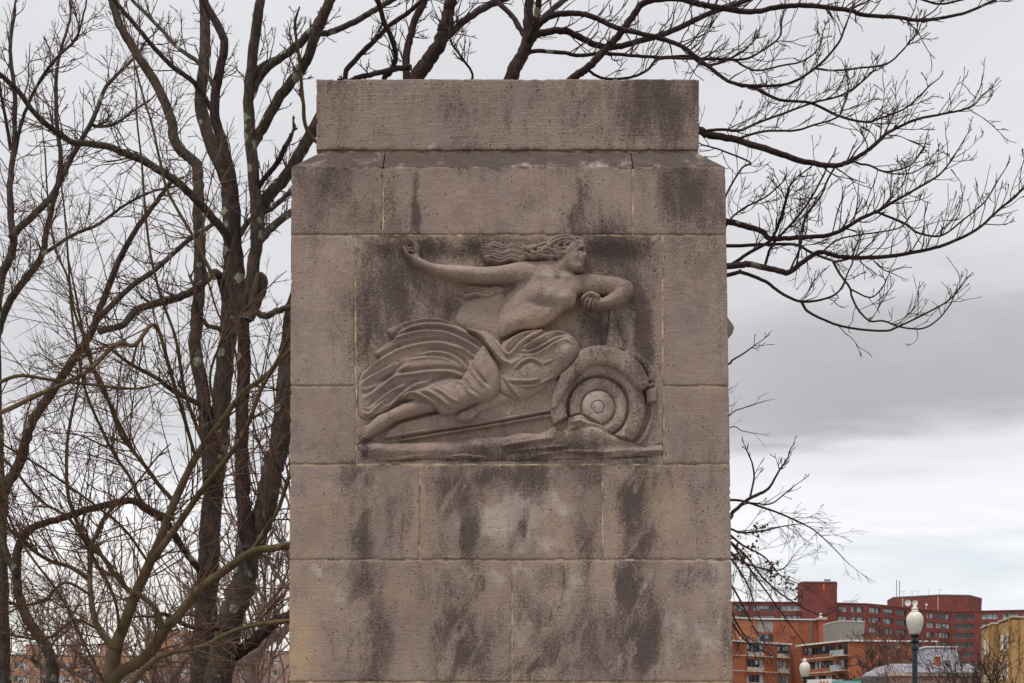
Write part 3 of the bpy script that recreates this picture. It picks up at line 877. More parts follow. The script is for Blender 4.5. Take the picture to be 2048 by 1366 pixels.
    for pts, wd, a, gr in (
        ([(1150, 683), (1138, 670), (1111, 663), (1085, 672), (1060, 688), (1043, 700)], 5.5, 4.0, 3.5),
        ([(1156, 693), (1143, 678), (1120, 674), (1092, 688), (1062, 702), (1040, 703)], 5, 4.5, 4.0),
        ([(1148, 690), (1132, 680), (1112, 686), (1085, 702), (1062, 711), (1032, 710)], 5, 4.0, 4.0),
        ([(1120, 660), (1074, 659), (1040, 668), (1018, 684), (1008, 700)], 5.5, 4.0, 3.0),
        ([(1070, 668), (1046, 682), (1028, 700), (1014, 711)], 5, 3.5, 3.5),
        ([(1092, 672), (1068, 684), (1052, 690)], 4, 3.0, 2.5),
        ([(1027, 740), (1043, 724), (1062, 717), (1078, 724), (1086, 731)], 4.5, 3.5, 3.0),
        ([(1012, 760), (1040, 762), (1062, 762), (1082, 758)], 5, 3.0, 3.0),
        ([(1008, 752), (1020, 772), (1034, 790), (1042, 797)], 5, 3.5, 2.0),
        ([(1040, 773), (1062, 774), (1085, 766), (1110, 752)], 4.5, 3.0, 2.5),
        ([(1085, 727), (1096, 724), (1104, 720)], 3.5, 2.0, 2.0)):
        fold(pts, wd, a, C, gr)
    # near leg: thigh mass folded under, calf, foot
    poly([(968, 690), (985, 712), (998, 735), (1001, 760), (998, 780), (990, 793), (972, 803), (946, 807), (930, 816), (906, 828), (886, 830), (873, 819), (855, 806), (831, 799), (806, 797), (815, 785), (835, 778), (855, 770), (880, 762), (905, 758), (922, 752), (935, 735), (950, 710)], 4, 12, 22, CLOTH)
    bump(965, 760, 34, 42, 5, C, 0.3); bump(905, 795, 50, 22, 5, C, -0.1)
    for pts, wd, a, gr in (
        ([(976, 781), (955, 757), (940, 735), (945, 715)], 6, 3.5, 3.5),
        ([(960, 800), (938, 785), (925, 766), (905, 759), (880, 764), (852, 777)], 6, 3.5, 3.0),
        ([(804, 796), (820, 786), (841, 791), (862, 804), (880, 824)], 5, 4.5, 3.0),
        ([(835, 780), (862, 786), (885, 803), (900, 820)], 5.5, 3.5, 3.0),
        ([(860, 772), (885, 784), (905, 800), (925, 808)], 5, 2.5, 2.0),
        ([(980, 715), (992, 740), (996, 765)], 5, 2.0, 0)):
        fold(pts, wd, a, C, gr)
    limb([(858, 806, 17, 9), (832, 813, 17, 11), (802, 824, 14, 11), (780, 834, 13, 11), (764, 843, 15, 12), (746, 856, 13, 10), (732, 866, 11, 8)], BODY, 0)
    for tx, ty in ((719.5, 862), (719, 867), (719.5, 872), (722, 877)):
        limb([(tx + 14, ty - 8, 4.2, 6), (tx + 5, ty - 2, 3.8, 6), (tx, ty + 1, 3.2, 4.5)], BODY, 1.5)
    # sash swirl at the waist
    limb([(935, 660, 2, 1), (958, 667, 4, 3), (974, 678, 7, 6), (990, 697, 9, 8), (1003, 716, 9, 8), (1018, 727, 8, 7), (1036, 720, 6, 6), (1056, 706, 4, 4)], CLOTH, 9)
    limb([(962, 664, 2, 1), (978, 672, 4, 4), (994, 688, 6, 7), (1008, 704, 6, 7), (1020, 708, 5, 6), (1036, 694, 5, 6), (1058, 674, 5, 6), (1082, 662, 4, 4)], CLOTH, 9)
    fold([(965, 676), (985, 700), (1005, 722), (1020, 728)], 3.5, 2.5, C, 2.0)
    # low swell of her back and hip behind the torso
    poly([(1010, 585), (975, 590), (940, 598), (918, 615), (912, 640), (930, 655), (960, 668), (1000, 680)], -7.5, 5.5, 22, BODY, 'max')
    # torso
    poly([(1043, 521), (1075, 519), (1110, 516), (1136, 528), (1150, 545), (1163, 550), (1166, 568), (1163, 582), (1154, 589), (1152, 607), (1145, 616), (1126, 624), (1108, 640), (1090, 650), (1071, 656), (1040, 658), (1018, 668), (1001, 672), (994, 650), (999, 615), (1012, 588), (1030, 570)], -7, 8, 22, BODY, 'max', extra=lambda a, b: 14 * sstep(a + (b - 600) * 0.25, 985, 1070))
    B = [BODY]
    bump(1131, 600, 20, 19, 8, B); bump(1122, 588, 24, 24, 4, B)
    bump(1084, 585, 28, 20, 5, B, 0.2); bump(1084, 607, 22, 7, -5, B, 0.1); bump(1110, 610, 10, 16, -2.5, B)
    bump(1062, 630, 34, 20, 3, B, -0.3); bump(1018, 645, 18, 18, 4, B); bump(1042, 652, 8, 6, -3, B)
    bump(1117, 556, 5, 5, -3, B); bump(1090, 551, 22, 5, 1.2, B, 0.1); bump(1138, 553, 16, 5, 1.2, B)
    bump(1055, 535, 16, 12, 4, B); bump(1050, 570, 10, 22, -2.0, B, 0.5); bump(1030, 605, 8, 24, 1.5, B, 0.3)
    # lock of hair below the arm
    for k, (y0_, x0_, x1_) in enumerate(((574, 934, 1010), (579, 930, 1008), (584, 921, 1004), (588, 928, 990))):
        limb([(x, y0_ + 2.2 * math.sin((x - 920) / 6.5) + (x1_ - x) * 0.01 * k, 2.5, 4.0) for x in np.arange(x0_, x1_, 4.0)], HAIR, -4.5)
    # her left arm: upper arm, bent elbow, forearm, fist
    limb([(1150, 566, 20, 9), (1172, 565, 20.5, 10), (1205, 567, 18, 10), (1235, 571, 18, 10), (1249, 577, 19, 11)], BODY, 0)
    limb([(1249, 578, 19, 12), (1240, 590, 17, 13), (1225, 599, 14.5, 13), (1208, 605, 11.5, 12), (1196, 606, 10.5, 12)], BODY, 3)
    limb([(1200, 604, 11.5, 11), (1187, 602, 13.5, 10), (1176, 602, 12, 9)], BODY, 3)
    for ax_, ay_, bx_, by_ in ((1177, 597, 1169, 610), (1183, 599, 1177, 615.5), (1190, 601, 1186, 616.5)):
        limb([(ax_, ay_, 4.0, 7), ((ax_ + bx_) / 2 - 1, (ay_ + by_) / 2, 3.8, 8), (bx_, by_, 3.2, 6)], BODY, 9)
    limb([(1196, 594, 5, 8), (1184, 588.5, 5, 8), (1174, 590, 4.6, 8), (1164, 599, 3.6, 7)], BODY, 10)
    # her right arm flung back, hand raised
    limb([(1068, 540, 21, 12), (1043, 542, 22, 14), (1005, 546, 18.5, 15), (965, 548, 16.5, 15), (922, 544.5, 15.5, 14), (885, 540, 12, 12), (857, 533, 8.6, 10), (838, 524, 9.5, 9), (828, 515, 7.5, 8)], BODY, 3)
    limb([(835, 520, 5.5, 7), (833, 505, 4.2, 7), (830, 494, 3.6, 6), (824, 483, 3.2, 5), (820, 478, 2.4, 4)], BODY, 3)
    limb([(828, 517, 5, 6), (818, 511, 4.0, 6), (811, 503, 3.6, 5), (806, 494, 2.6, 4)], BODY, 2)
    limb([(830, 503, 3, 4), (819, 501, 2.8, 4), (809, 499, 2.2, 3)], BODY, 0)
    limb([(829, 497, 2.8, 4), (818, 495.5, 2.6, 4), (806, 494, 2.0, 3)], BODY, 0)
    limb([(834, 505, 3, 4), (836, 493, 2.6, 4), (831, 485, 2.2, 3)], BODY, -2)
    # neck and head
    limb([(1108, 543, 22, 8), (1120, 533, 18, 13), (1132, 521, 16, 16), (1136, 510, 15, 15)], BODY, 3)
    poly([(1146, 479), (1160, 477), (1169, 484), (1171.5, 493), (1172, 500), (1173, 508), (1174.5, 516), (1173, 518.5), (1168.5, 520), (1168.6, 523), (1169.4, 525.5), (1167.3, 527.3), (1168, 530), (1165.6, 532), (1166.4, 537), (1163, 541.5), (1154, 543.5), (1143, 541), (1136, 535), (1127, 515), (1130, 495)], 12, 8, 8, BODY, 'max', smooth=False)
    bump(1163, 501.5, 4.6, 2.6, -7.0, B); bump(1164, 496.5, 6, 1.8, 2.5, B); bump(1162, 503.2, 2.6, 1.1, 3.0, B)
    bump(1153, 514, 7, 7, 2.0, B); bump(1168, 515, 3, 3, 2, B); bump(1164, 523.6, 4.2, 1.0, -5.0, B); bump(1165, 521.5, 3, 1.2, 1.5, B); bump(1164.5, 526, 3, 1.2, 1.5, B); bump(1161, 529.5, 3, 1.0, -1.5, B); bump(1159, 536, 5, 4, 1.5, B); bump(1166, 510, 2, 6, -1.2, B)
    # hair: streaming tail, then curls on the head
    poly([(1160, 477), (1150, 469), (1138, 466.5), (1122, 467.5), (1106, 474), (1090, 484), (1068, 485), (1040, 484), (1011, 486), (974, 491), (962, 498), (968, 512), (975, 520), (1000, 526), (1022, 519), (1050, 517), (1075, 520), (1106, 514), (1131, 512), (1140, 503), (1150, 492)], -5, 4, 8, HAIR, 'max')
    for k in range(7):
        yb_ = 489.0 + k * 5.6
        xs_ = np.arange(962 + abs(k - 1.5) * 3.2, 1090, 3.5)
        limb([(x, yb_ + 3.0 * math.sin((x - 960) / 6.3 + k * 0.25) * (1 - 0.4 * (x - 960) / 130) + (x - 963) * (0.012 - 0.018 * k), 3.0 + 0.5 * math.sin(x / 17.0 + k * 1.7), 7.5) for x in xs_], HAIR, 0.5 + (k % 2) * 1.0)
    poly([(1163, 478), (1152, 470), (1138, 467), (1122, 468), (1106, 474), (1088, 486), (1070, 492), (1062, 504), (1080, 516), (1106, 514), (1131, 512), (1139, 503), (1148, 492)], 6, 7, 14, HAIR, 'max')
    for k, pts in enumerate((
        [(1092, 489), (1106, 478), (1122, 471), (1140, 470), (1153, 477)],
        [(1076, 499), (1092, 494), (1108, 484), (1124, 477), (1142, 476), (1152, 483)],
        [(1110, 494), (1118, 486), (1130, 481), (1143, 482), (1150, 487)],
        [(1128, 490), (1134, 484), (1146, 486), (1144, 492), (1138, 498)],
        [(1106, 486), (1110, 497), (1122, 502), (1136, 499), (1143, 491)],
        [(1064, 508), (1080, 504), (1092, 497), (1104, 500), (1114, 507), (1130, 506), (1137, 503)],
        [(1052, 508), (1068, 514), (1082, 506), (1096, 504), (1108, 511), (1124, 512), (1134, 508)],
        [(1058, 500), (1074, 494), (1090, 488), (1100, 492)],
        [(1050, 499), (1066, 505), (1076, 510), (1090, 512), (1104, 514)],
        [(1114, 490), (1116, 495), (1126, 496), (1134, 493)],
        [(1152, 476), (1160, 478), (1165, 483), (1168, 487)])):
        limb([(x, y, 3.7, 7.0 + (k % 3) * 0.8) for x, y in pts], HAIR, 10.5 + (k % 2) * 1.5)



def boxblur(a, r):
    for ax in (0, 1):
        p = np.pad(a, [(r + 1, r) if k == ax else (0, 0) for k in (0, 1)], mode='edge')
        c = np.cumsum(p, axis=ax)
        a = (np.take(c, range(2 * r + 1, c.shape[ax]), ax) - np.take(c, range(0, c.shape[ax] - 2 * r - 1), ax)) / (2 * r + 1)
    return a


# The outlines above were measured on the photograph, where raised parts stand a little nearer the
# lens than the wall: measure once, take the mean height there, and place the carving accordingly.
sculpt()
kk_ = boxblur(boxblur(np.clip(H, 0, None), 14), 14) * S * RELIEF / D
GX = 1024 + (RX - 1024) * (1 + kk_)
GY = HORIZON - (HORIZON - RY) * (1 + kk_)
sculpt()

# weathering: soften and roughen
for _ in range(1):
    Hp = np.pad(H, 1, mode='edge')
    H[:] = 0.5 * H + 0.125 * (Hp[:-2, 1:-1] + Hp[2:, 1:-1] + Hp[1:-1, :-2] + Hp[1:-1, 2:])
H += (fbm(GX / 5, GY / 5, 95, 3) - 0.5) * 0.8
ny, nx = GX.shape
verts = np.stack([(RX - 1024) * S, D - H * S * RELIEF, EYE + (HORIZON - RY) * S], -1).reshape(-1, 3)
idx = np.arange(nx * ny).reshape(ny, nx)
quads = np.stack([idx[1:, :-1], idx[1:, 1:], idx[:-1, 1:], idx[:-1, :-1]], -1).reshape(-1, 4)
hv = H.ravel()[quads]; top = quads[np.arange(len(quads)), hv.argmax(1)]
ql = LB.ravel()[top]


def relief_part(lab, name, parent, label=None, skirt=False):
    q = quads[ql == lab]
    used, inv = np.unique(q, return_inverse=True)
    q2 = inv.reshape(-1, 4); v2 = verts[used]
    px_, py_ = GX.ravel()[used], GY.ravel()[used]
    if skirt:     # slab edge going back into the wall
        loop = np.concatenate([idx[0, :], idx[1:, -1], idx[-1, -2::-1], idx[-2:0:-1, 0]])
        lut = {int(a): i for i, a in enumerate(used)}
        n0 = len(v2); bk = verts[loop].copy(); bk[:, 1] = D + 0.25
        fr = verts[loop].copy()
        v2 = np.concatenate([v2, fr, bk]); k = len(loop); a = np.arange(k); b = np.roll(a, -1)
        q2 = np.concatenate([q2, np.stack([n0 + a, n0 + b, n0 + k + b, n0 + k + a], -1)])
        px_ = np.concatenate([px_, GX.ravel()[loop], GX.ravel()[loop]]); py_ = np.concatenate([py_, GY.ravel()[loop], GY.ravel()[loop]])
    me = grid_mesh(name, v2, q2)
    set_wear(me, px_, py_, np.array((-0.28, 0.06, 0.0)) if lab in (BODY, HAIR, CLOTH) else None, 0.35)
    o = link(name, me, M['stone'], parent, smooth=True)
    if label: o['label'] = label
    return o


panel = relief_part(SLAB, 'relief_panel', pylon, 'carved stone panel with a woman riding a wheeled car', True)
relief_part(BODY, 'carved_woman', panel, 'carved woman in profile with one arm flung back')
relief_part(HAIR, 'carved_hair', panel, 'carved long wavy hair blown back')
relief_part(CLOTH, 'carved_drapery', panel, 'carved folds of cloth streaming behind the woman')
relief_part(WHEEL, 'carved_wheel', panel, 'carved car wheel with round hub')
relief_part(FENDER, 'carved_mudguard', panel, 'carved mudguard arching over the wheel')
relief_part(BOARD, 'carved_running_board', panel, 'carved running board and body side of the car')
relief_part(ROCK, 'carved_ground', panel, 'carved rocks and billows under the wheel')

# ------------------------------------------------------------------ bare trees
def smooth_path(pts, n=5):
    p = np.asarray(pts, float)
    if len(p) < 3:
        t = np.linspace(0, 1, n + 1)[:, None]
        return p[0] + (p[1] - p[0]) * t
    return curve(p, n)


UP = np.array((0., 0., 1.))


def rnd_perp(d):
    v = rng.normal(size=3); v -= d * v.dot(d)
    return v / max(np.linalg.norm(v), 1e-6)


def grow(mb, p, d, L, r, lvl, st):
    """one twig with its side twigs; st: style dict"""
    n = max(3, min(9, int(L / st['seg'])))
    step = L / n
    pts = [p]; d = d / np.linalg.norm(d)
    for i in range(n):
        d = d + rng.normal(size=3) * st['kink'] + UP * st['up'] + (st['out'] * np.array((d[0], d[1], 0)))
        d /= np.linalg.norm(d)
        pts.append(pts[-1] + d * step)
    pts = np.array(pts)
    rad = np.linspace(r, max(r * 0.45, st['rmin'] * (0.55 if lvl <= 0 else 1.0)), n + 1)
    if st.get('knob'): rad = rad * (1 + 0.30 * (rng.random(n + 1) > 0.6))
    mb.tube(pts, rad, 4 if r > 0.006 else 3, cap=False)
    if lvl <= 0: return pts
    k = max(1, int(rng.poisson(st['kids'] * (0.8 if lvl == 1 else 1.0))))
    for c in range(k):
        f = rng.uniform(0.18, 0.95)
        i = min(n - 1, int(f * n))
        q = pts[i] + (pts[i+1] - pts[i]) * (f * n - i)
        dd = pts[i+1] - pts[i]; dd /= np.linalg.norm(dd)
        ang = rng.uniform(*st['ang'])
        nd = dd * math.cos(ang) + rnd_perp(dd) * math.sin(ang)
        grow(mb, q, nd, L * rng.uniform(0.25, 0.70) * (1 - 0.40 * f), max(r * 0.60, st['rmin']), lvl - 1, st)
    return pts


ST_A = dict(seg=0.06, kink=0.17, up=0.07, out=0.0, rmin=0.0025, kids=2.3, ang=(0.4, 0.9), knob=True)
ST_B = dict(seg=0.06, kink=0.17, up=0.11, out=0.0, rmin=0.0030, kids=1.7, ang=(0.35, 0.8), knob=True)
ST_E = dict(seg=0.10, kink=0.06, up=0.01, out=0.02, rmin=0.0015, kids=3.0, ang=(0.55, 1.0))
ST_S = dict(seg=0.12, kink=0.16, up=-0.01, out=0.03, rmin=0.0021, kids=4.5, ang=(0.5, 1.2))
ST_D = dict(seg=0.08, kink=0.07, up=-0.02, out=0.02, rmin=0.0019, kids=3.2, ang=(0.3, 0.7))


class Tree:
    def __init__(s, name, label, base, bark, twig, st, group=None):
        s.root = thing(name, base, label, 'tree', group)
        s.bark = bark; s.twig = twig; s.st = st
        s.tw = MB()
    def branch(s, name, pts, r0, r1, d0, d1=None, twigs=0, tl=(0.25, 0.6), lvl=2, sides=7, tstart=0.15, st=None, ground=False, seedoff=0, tup=0.55, mat=None, curvy=1.0):
        """pts: photo px on the photo plane; r0, r1: half widths in px; d0, d1: distance at both ends"""
        if d1 is None: d1 = d0
        n = len(pts)
        seglen = np.concatenate([[0], np.cumsum([math.hypot(pts[i+1][0]-pts[i][0], pts[i+1][1]-pts[i][1]) for i in range(n-1)])])
        tt = seglen / seglen[-1]
        P3 = [P(px, py, d0 + (d1 - d0) * t) for (px, py), t in zip(pts, tt)]
        if ground:
            b = P3[0].copy(); gnd = np.array((b[0] + ground_lean * (b[2]), b[1], -0.05)); P3 = [gnd, 0.5 * (gnd + b) + np.array((0.02, 0, 0))] + P3
        c = smooth_path(P3, 6)
        t = np.linspace(0, 1, len(c))
        rr = (r0 + (r1 - r0) * t ** 0.85) * (d0 + (d1 - d0) * t) / F
        rr = rr * (1 + 0.06 * (rng.random(len(c)) - 0.5))
        if ground: rr[:3] *= np.array((1.7, 1.4, 1.15))
        c = c + rng.normal(size=c.shape) * (rr[:, None] * 0.08 * curvy)
        m = MB(); m.tube(c, rr, sides)
        o = m.build(name, mat or s.bark, s.root, smooth=True)
        st = st or s.st
        for k in range(twigs):
            f = rng.uniform(tstart, 1.0)
            i = min(len(c) - 2, int(f * (len(c) - 1)))
            q = c[i] + (c[i+1] - c[i]) * (f * (len(c) - 1) - i)
            dd = c[i+1] - c[i]; dd /= max(np.linalg.norm(dd), 1e-6)
            ang = rng.uniform(0.5, 1.1)
            pv = rnd_perp(dd); pv = pv + UP * tup; pv -= dd * pv.dot(dd); pv /= max(np.linalg.norm(pv), 1e-6)
            nd = dd * math.cos(ang) + pv * math.sin(ang)
            L = rng.uniform(*tl) * (1.1 - 0.4 * f)
            grow(s.tw, q, nd, L, max(min(rr[i] * 0.38, 0.0065), st['rmin'] * 1.3), lvl, st)
        # the branch's own tip runs on into a twig
        if r1 < 6 and twigs:
            dd = c[-1] - c[-2]; dd /= max(np.linalg.norm(dd), 1e-6)
            grow(s.tw, c[-1], dd, rng.uniform(*tl) * 0.8, max(rr[-1] * 0.9, st['rmin']), lvl, st)
        return c
    def finish(s):
        if s.tw.v:
            o = s.tw.build('crown', s.twig, s.root)
            o['kind'] = 'stuff'


ground_lean = 0.0

# --- the big multi-stemmed tree beside the pylon's left edge
DA = 15.5
bA = P(405, 1400, DA)
TA = Tree('bare_tree', 'large bare tree with lichen-spotted grey trunks close beside the pylon', (bA[0], DA, 0), M['bark_a'], M['twig_a'], ST_A)
TA.branch('trunk', [(404, 1400), (412, 1250), (418, 1119), (426, 990), (438, 880), (448, 760), (458, 640), (462, 540), (460, 440), (452, 360), (424, 292), (401, 205), (410, 102), (409, 0), (412, -60)], 27, 9, DA, DA + 0.6, 26, (0.25, 0.6), ground=True, sides=14, tstart=0.5)
TA.branch('trunk', [(421, 960), (414, 860), (402, 760), (389, 693), (396, 620), (399, 520), (398, 440), (396, 370), (392, 330), (352, 289), (341, 238), (315, 172), (271, 103), (240, 50), (222, -10)], 15, 8, DA, DA + 1.2, 30, (0.3, 0.7), sides=8, tstart=0.35)
TA.branch('trunk', [(432, 1400), (455, 1267), (481, 1175), (507, 1082), (530, 1015), (548, 934), (563, 860), (574, 760), (585, 640), (620, 480)], 31, 17, DA - 0.5, DA, 16, (0.25, 0.6), ground=True, sides=14, tstart=0.3)
TA.branch('trunk', [(500, 1095), (491, 1050), (484, 960), (484, 860), (488, 700), (482, 600), (474, 512), (466, 384), (446, 287), (430, 230), (436, 154), (448, 102), (443, 67), (410, 5), (395, -30)], 16, 7, DA - 0.5, DA - 0.2, 22, (0.25, 0.55), sides=8, tstart=0.35, mat=M['bark_b'])
TA.branch('limb', [(490, 640), (503, 563), (514, 461), (506, 333), (497, 205), (510, 77), (520, 0), (524, -40)], 14, 9, DA - 0.4, DA - 0.9, 20, (0.25, 0.55), sides=8, tstart=0.25)
TA.branch('limb', [(512, 480), (520, 425), (537, 392), (576, 348), (617, 276), (660, 200)], 13, 12, DA - 0.5, DA - 0.2, 12, (0.2, 0.5), sides=8)
TA.branch('limb', [(500, 300), (525, 256), (556, 200), (590, 155), (612, 123), (643, 41), (668, -15)], 11, 10, DA - 0.6, DA - 1.0, 16, (0.2, 0.5), sides=8)
TA.branch('limb', [(502, 170), (517, 138), (566, 113), (617, 72), (662, 64), (717, 39), (756, 16), (800, -10)], 7, 5.5, DA - 0.7, DA - 0.2, 14, (0.2, 0.5))
TA.branch('limb', [(500, 190), (530, 140), (585, 98), (625, 60), (655, 10), (670, -20)], 8, 8, DA - 0.7, DA - 0.9, 10, (0.2, 0.45))
TA.branch('limb', [(500, 640), (517, 600), (528, 565), (520, 551), (512, 575), (504, 606), (516, 625), (532, 632), (556, 622), (585, 612)], 9, 6, DA - 0.6, DA - 0.8, 6, (0.2, 0.4), tstart=0.6)
TA.branch('limb', [(515, 375), (535, 350), (558, 320), (571, 292)], 5, 5.5, DA - 0.6, DA - 0.9, 6, (0.15, 0.3), mat=M['bark_b'])
TA.branch('limb', [(472, 500), (450, 465), (399, 406), (348, 359), (293, 326), (240, 303), (212, 293), (165, 286), (139, 282), (77, 234), (37, 183), (-20, 130)], 9.5, 5, DA - 0.2, DA - 2.2, 40, (0.3, 0.7))
TA.branch('limb', [(432, 235), (415, 205), (388, 165), (352, 139), (315, 103), (278, 59), (234, 7), (220, -15)], 6, 4, DA, DA - 1.2, 22, (0.25, 0.55))
TA.branch('limb', [(436, 195), (425, 168), (396, 125), (355, 95), (319, 55), (264, 0)], 5, 3.5, DA, DA + 1.0, 20, (0.25, 0.55))
TA.branch('limb', [(455, 600), (432, 546), (392, 579), (341, 600), (304, 609), (271, 623), (245, 650), (198, 664)], 9, 6.5, DA, DA - 1.0, 26, (0.3, 0.6))
TA.branch('limb', [(440, 440), (388, 473), (348, 506), (311, 539), (256, 579), (198, 638)], 4, 6, DA, DA - 1.0, 22, (0.3, 0.6))
TA.branch('limb', [(425, 870), (403, 814), (352, 785), (311, 755), (264, 730), (220, 697)], 7, 3, DA, DA - 1.4, 18, (0.25, 0.6))
TA.branch('limb', [(415, 1160), (389, 1127), (356, 1082), (333, 1045), (293, 1019), (259, 1001), (178, 1019), (111, 1041), (63, 1056), (40, 1085)], 7, 7, DA, DA - 1.0, 26, (0.25, 0.6), mat=M['bark_b'])
TA.branch('limb', [(470, 1310), (500, 1290), (518, 1275), (555, 1241), (600, 1228)], 13, 11, DA - 0.4, DA - 0.2, 14, (0.2, 0.5), mat=M['bark_b'])
TA.branch('limb', [(470, 1260), (440, 1257), (400, 1258), (360, 1245), (330, 1228), (310, 1232)], 6, 3.5, DA - 0.9, DA - 1.2, 12, (0.2, 0.5), mat=M['bark_b'])
TA.branch('limb', [(450, 690), (440, 660), (418, 652), (405, 640), (396, 620), (390, 600)], 5, 4, DA - 0.3, DA - 0.6, 5, (0.2, 0.4))
TA.branch('limb', [(480, 470), (500, 440), (545, 415), (585, 380)], 6, 5, DA, DA + 0.4, 12, (0.2, 0.5))
TA.branch('limb', [(520, 480), (548, 450), (590, 420)], 9, 7, DA, DA + 0.4, 8, (0.2, 0.4))
TA.finish()

# --- tree behind the pylon: stems above the cap, left of centre
DG = 15.0
bG = P(790, 1500, DG)
TG = Tree('bare_tree', 'bare tree whose lichen-dotted stems rise above the left half of the cap stone', (bG[0], DG, 0), M['bark_b'], M['twig_b'], ST_B)
TG.branch('trunk', [(790, 1500), (800, 900), (812, 400), (824, 220), (834, 156), (853, 125), (873, 98), (888, 60), (897, 23), (908, -20)], 22, 11, DG, DG, 16, (0.2, 0.5), ground=True, sides=9, tstart=0.75)
TG.branch('limb', [(815, 230), (813, 156), (813, 110), (822, 70), (830, 40), (850, 0), (862, -30)], 8, 7, DG, DG + 0.3, 12, (0.2, 0.4), tstart=0.4)
TG.branch('limb', [(885, 85), (900, 68), (932, 39), (975, 12), (1020, -8)], 7, 7, DG, DG + 0.5, 10, (0.2, 0.5))
TG.branch('limb', [(812, 300), (740, 215), (690, 156), (717, 113), (748, 82), (784, 47), (819, 23), (850, -5)], 6, 4, DG, DG - 0.5, 16, (0.2, 0.45), tstart=0.4)
TG.branch('limb', [(812, 260), (770, 165), (780, 145), (791, 117), (787, 86), (768, 43), (756, 0), (752, -20)], 5.5, 5, DG, DG - 0.8, 10, (0.2, 0.4), tstart=0.3)
TG.branch('limb', [(822, 135), (803, 136), (756, 146), (709, 157)], 6, 5, DG - 0.3, DG - 0.5, 8, (0.15, 0.4))
TG.branch('limb', [(830, 300), (900, 190), (945, 156), (925, 118), (905, 90), (900, 75)], 3, 2, DG, DG - 0.3, 14, (0.15, 0.4), tstart=0.5)
TG.branch('limb', [(800, 420), (700, 330), (620, 270), (606, 200), (600, 130), (590, 60)], 5, 3, DG, DG - 1.0, 10, (0.2, 0.45), tstart=0.55, mat=M['bark_e'])
TG.finish()

# --- tree behind the pylon, right of centre: the long limbs over the right side
DB = 14.2
bB = P(985, 1500, DB)
TB = Tree('bare_tree', 'bare tree behind the pylon with long dark limbs sweeping out over its right side', (bB[0], DB, 0), M['bark_b'], M['twig_b'], ST_B)
TB.branch('trunk', [(990, 1500), (995, 1000), (1000, 500), (1008, 260), (1022, 156), (1041, 117), (1057, 70), (1057, 20), (1064, -30)], 26, 8, DB, DB, 8, (0.2, 0.4), ground=True, sides=9, tstart=0.85)
T1 = (0.25, 0.62)


def lb(pts, r0, r1, dd=(0, 0.6), tw=14, **k):
    r0 *= 0.74; r1 *= 0.8; tw = int(tw * 0.9)
    return TB.branch('limb', pts, r0, r1, DB + dd[0], DB + dd[1], tw, k.pop('tl', T1), **k)


lb([(1052, 80), (1045, 66), (1026, 35), (990, 0), (970, -25)], 7, 6, (0, 0.4), 8)
lb([(1050, 95), (1069, 55), (1075, 20), (1082, -30)], 9, 8, (0, -0.4), 6)
lb([(1055, 85), (1069, 62), (1084, 39), (1108, 16), (1135, -5)], 8, 7, (0, 0.8), 6)
lb([(1060, 75), (1088, 40), (1116, 29), (1159, 27), (1194, 37), (1233, 55), (1311, 74), (1362, 92), (1400, 120), (1441, 152), (1463, 165), (1498, 171), (1574, 168), (1631, 136), (1675, 89), (1690, 55)], 9, 2.5, (0, -1.0), 34, tstart=0.25)
lb([(1498, 171), (1558, 199), (1621, 206), (1675, 231), (1726, 244), (1754, 239), (1808, 218), (1836, 195)], 4.5, 2, (-0.6, -1.0), 22)
lb([(1621, 206), (1653, 199), (1685, 190), (1716, 171), (1751, 139)], 3, 1.6, (-0.8, -0.9), 12, tl=(0.15, 0.4))
lb([(1395, 118), (1430, 118), (1485, 119), (1517, 106), (1558, 76), (1563, 50)], 4.5, 1.8, (-0.5, -0.2), 16)
lb([(1631, 137), (1669, 141), (1720, 136), (1773, 128), (1802, 104), (1821, 82), (1836, 66)], 3, 1.8, (-0.9, -1.2), 12, tl=(0.15, 0.4))
lb([(1470, 120), (1489, 133), (1517, 141), (1565, 131), (1603, 123), (1634, 101), (1645, 70)], 3, 1.8, (-0.5, 0.1), 14)
lb([(1055, 95), (1069, 72), (1092, 64), (1127, 61), (1159, 74), (1194, 90), (1225, 94), (1264, 86), (1334, 66), (1400, 35), (1432, 22), (1463, 12), (1520, -10)], 10, 6, (0, 1.0), 20)
lb([(1048, 115), (1065, 103), (1123, 105), (1159, 111), (1205, 107), (1264, 111), (1323, 115), (1377, 113), (1410, 130), (1450, 122), (1490, 100)], 6, 3, (0, 0.4), 22)
lb([(1010, 260), (1080, 215), (1147, 156), (1174, 137), (1205, 105), (1241, 66), (1264, 35), (1291, 4), (1350, -4), (1400, 8), (1432, 14), (1501, 24), (1558, 14), (1606, 11), (1663, 16), (1704, 22), (1726, 30), (1796, 35), (1837, 41), (1881, 36), (1932, 25), (1979, 5), (2010, -10)], 12, 3, (0, -0.6), 34, tstart=0.25)
lb([(1174, 137), (1190, 150), (1215, 158), (1260, 155), (1295, 140), (1320, 118), (1400, 118)], 4, 3, (-0.1, 0.3), 10)
lb([(1837, 41), (1870, 20), (1890, -10)], 2, 1.5, (-0.5, -0.5), 3, tl=(0.15, 0.3))
lb([(1700, 20), (1730, 5), (1760, -12)], 2, 1.5, (-0.5, -0.5), 3, tl=(0.15, 0.3))
lb([(1800, -14), (1840, -2), (1880, 8), (1930, -2), (1960, -12)], 3, 2.5, (-0.3, -0.3), 6)
lb([(1005, 420), (1180, 300), (1320, 250), (1400, 261), (1413, 269), (1463, 278), (1542, 301), (1596, 320), (1634, 328), (1672, 331), (1704, 320), (1735, 301), (1761, 278), (1780, 263), (1833, 239), (1881, 229), (1935, 217), (1955, 204)], 13, 1.8, (0, -1.2), 34, tstart=0.45)
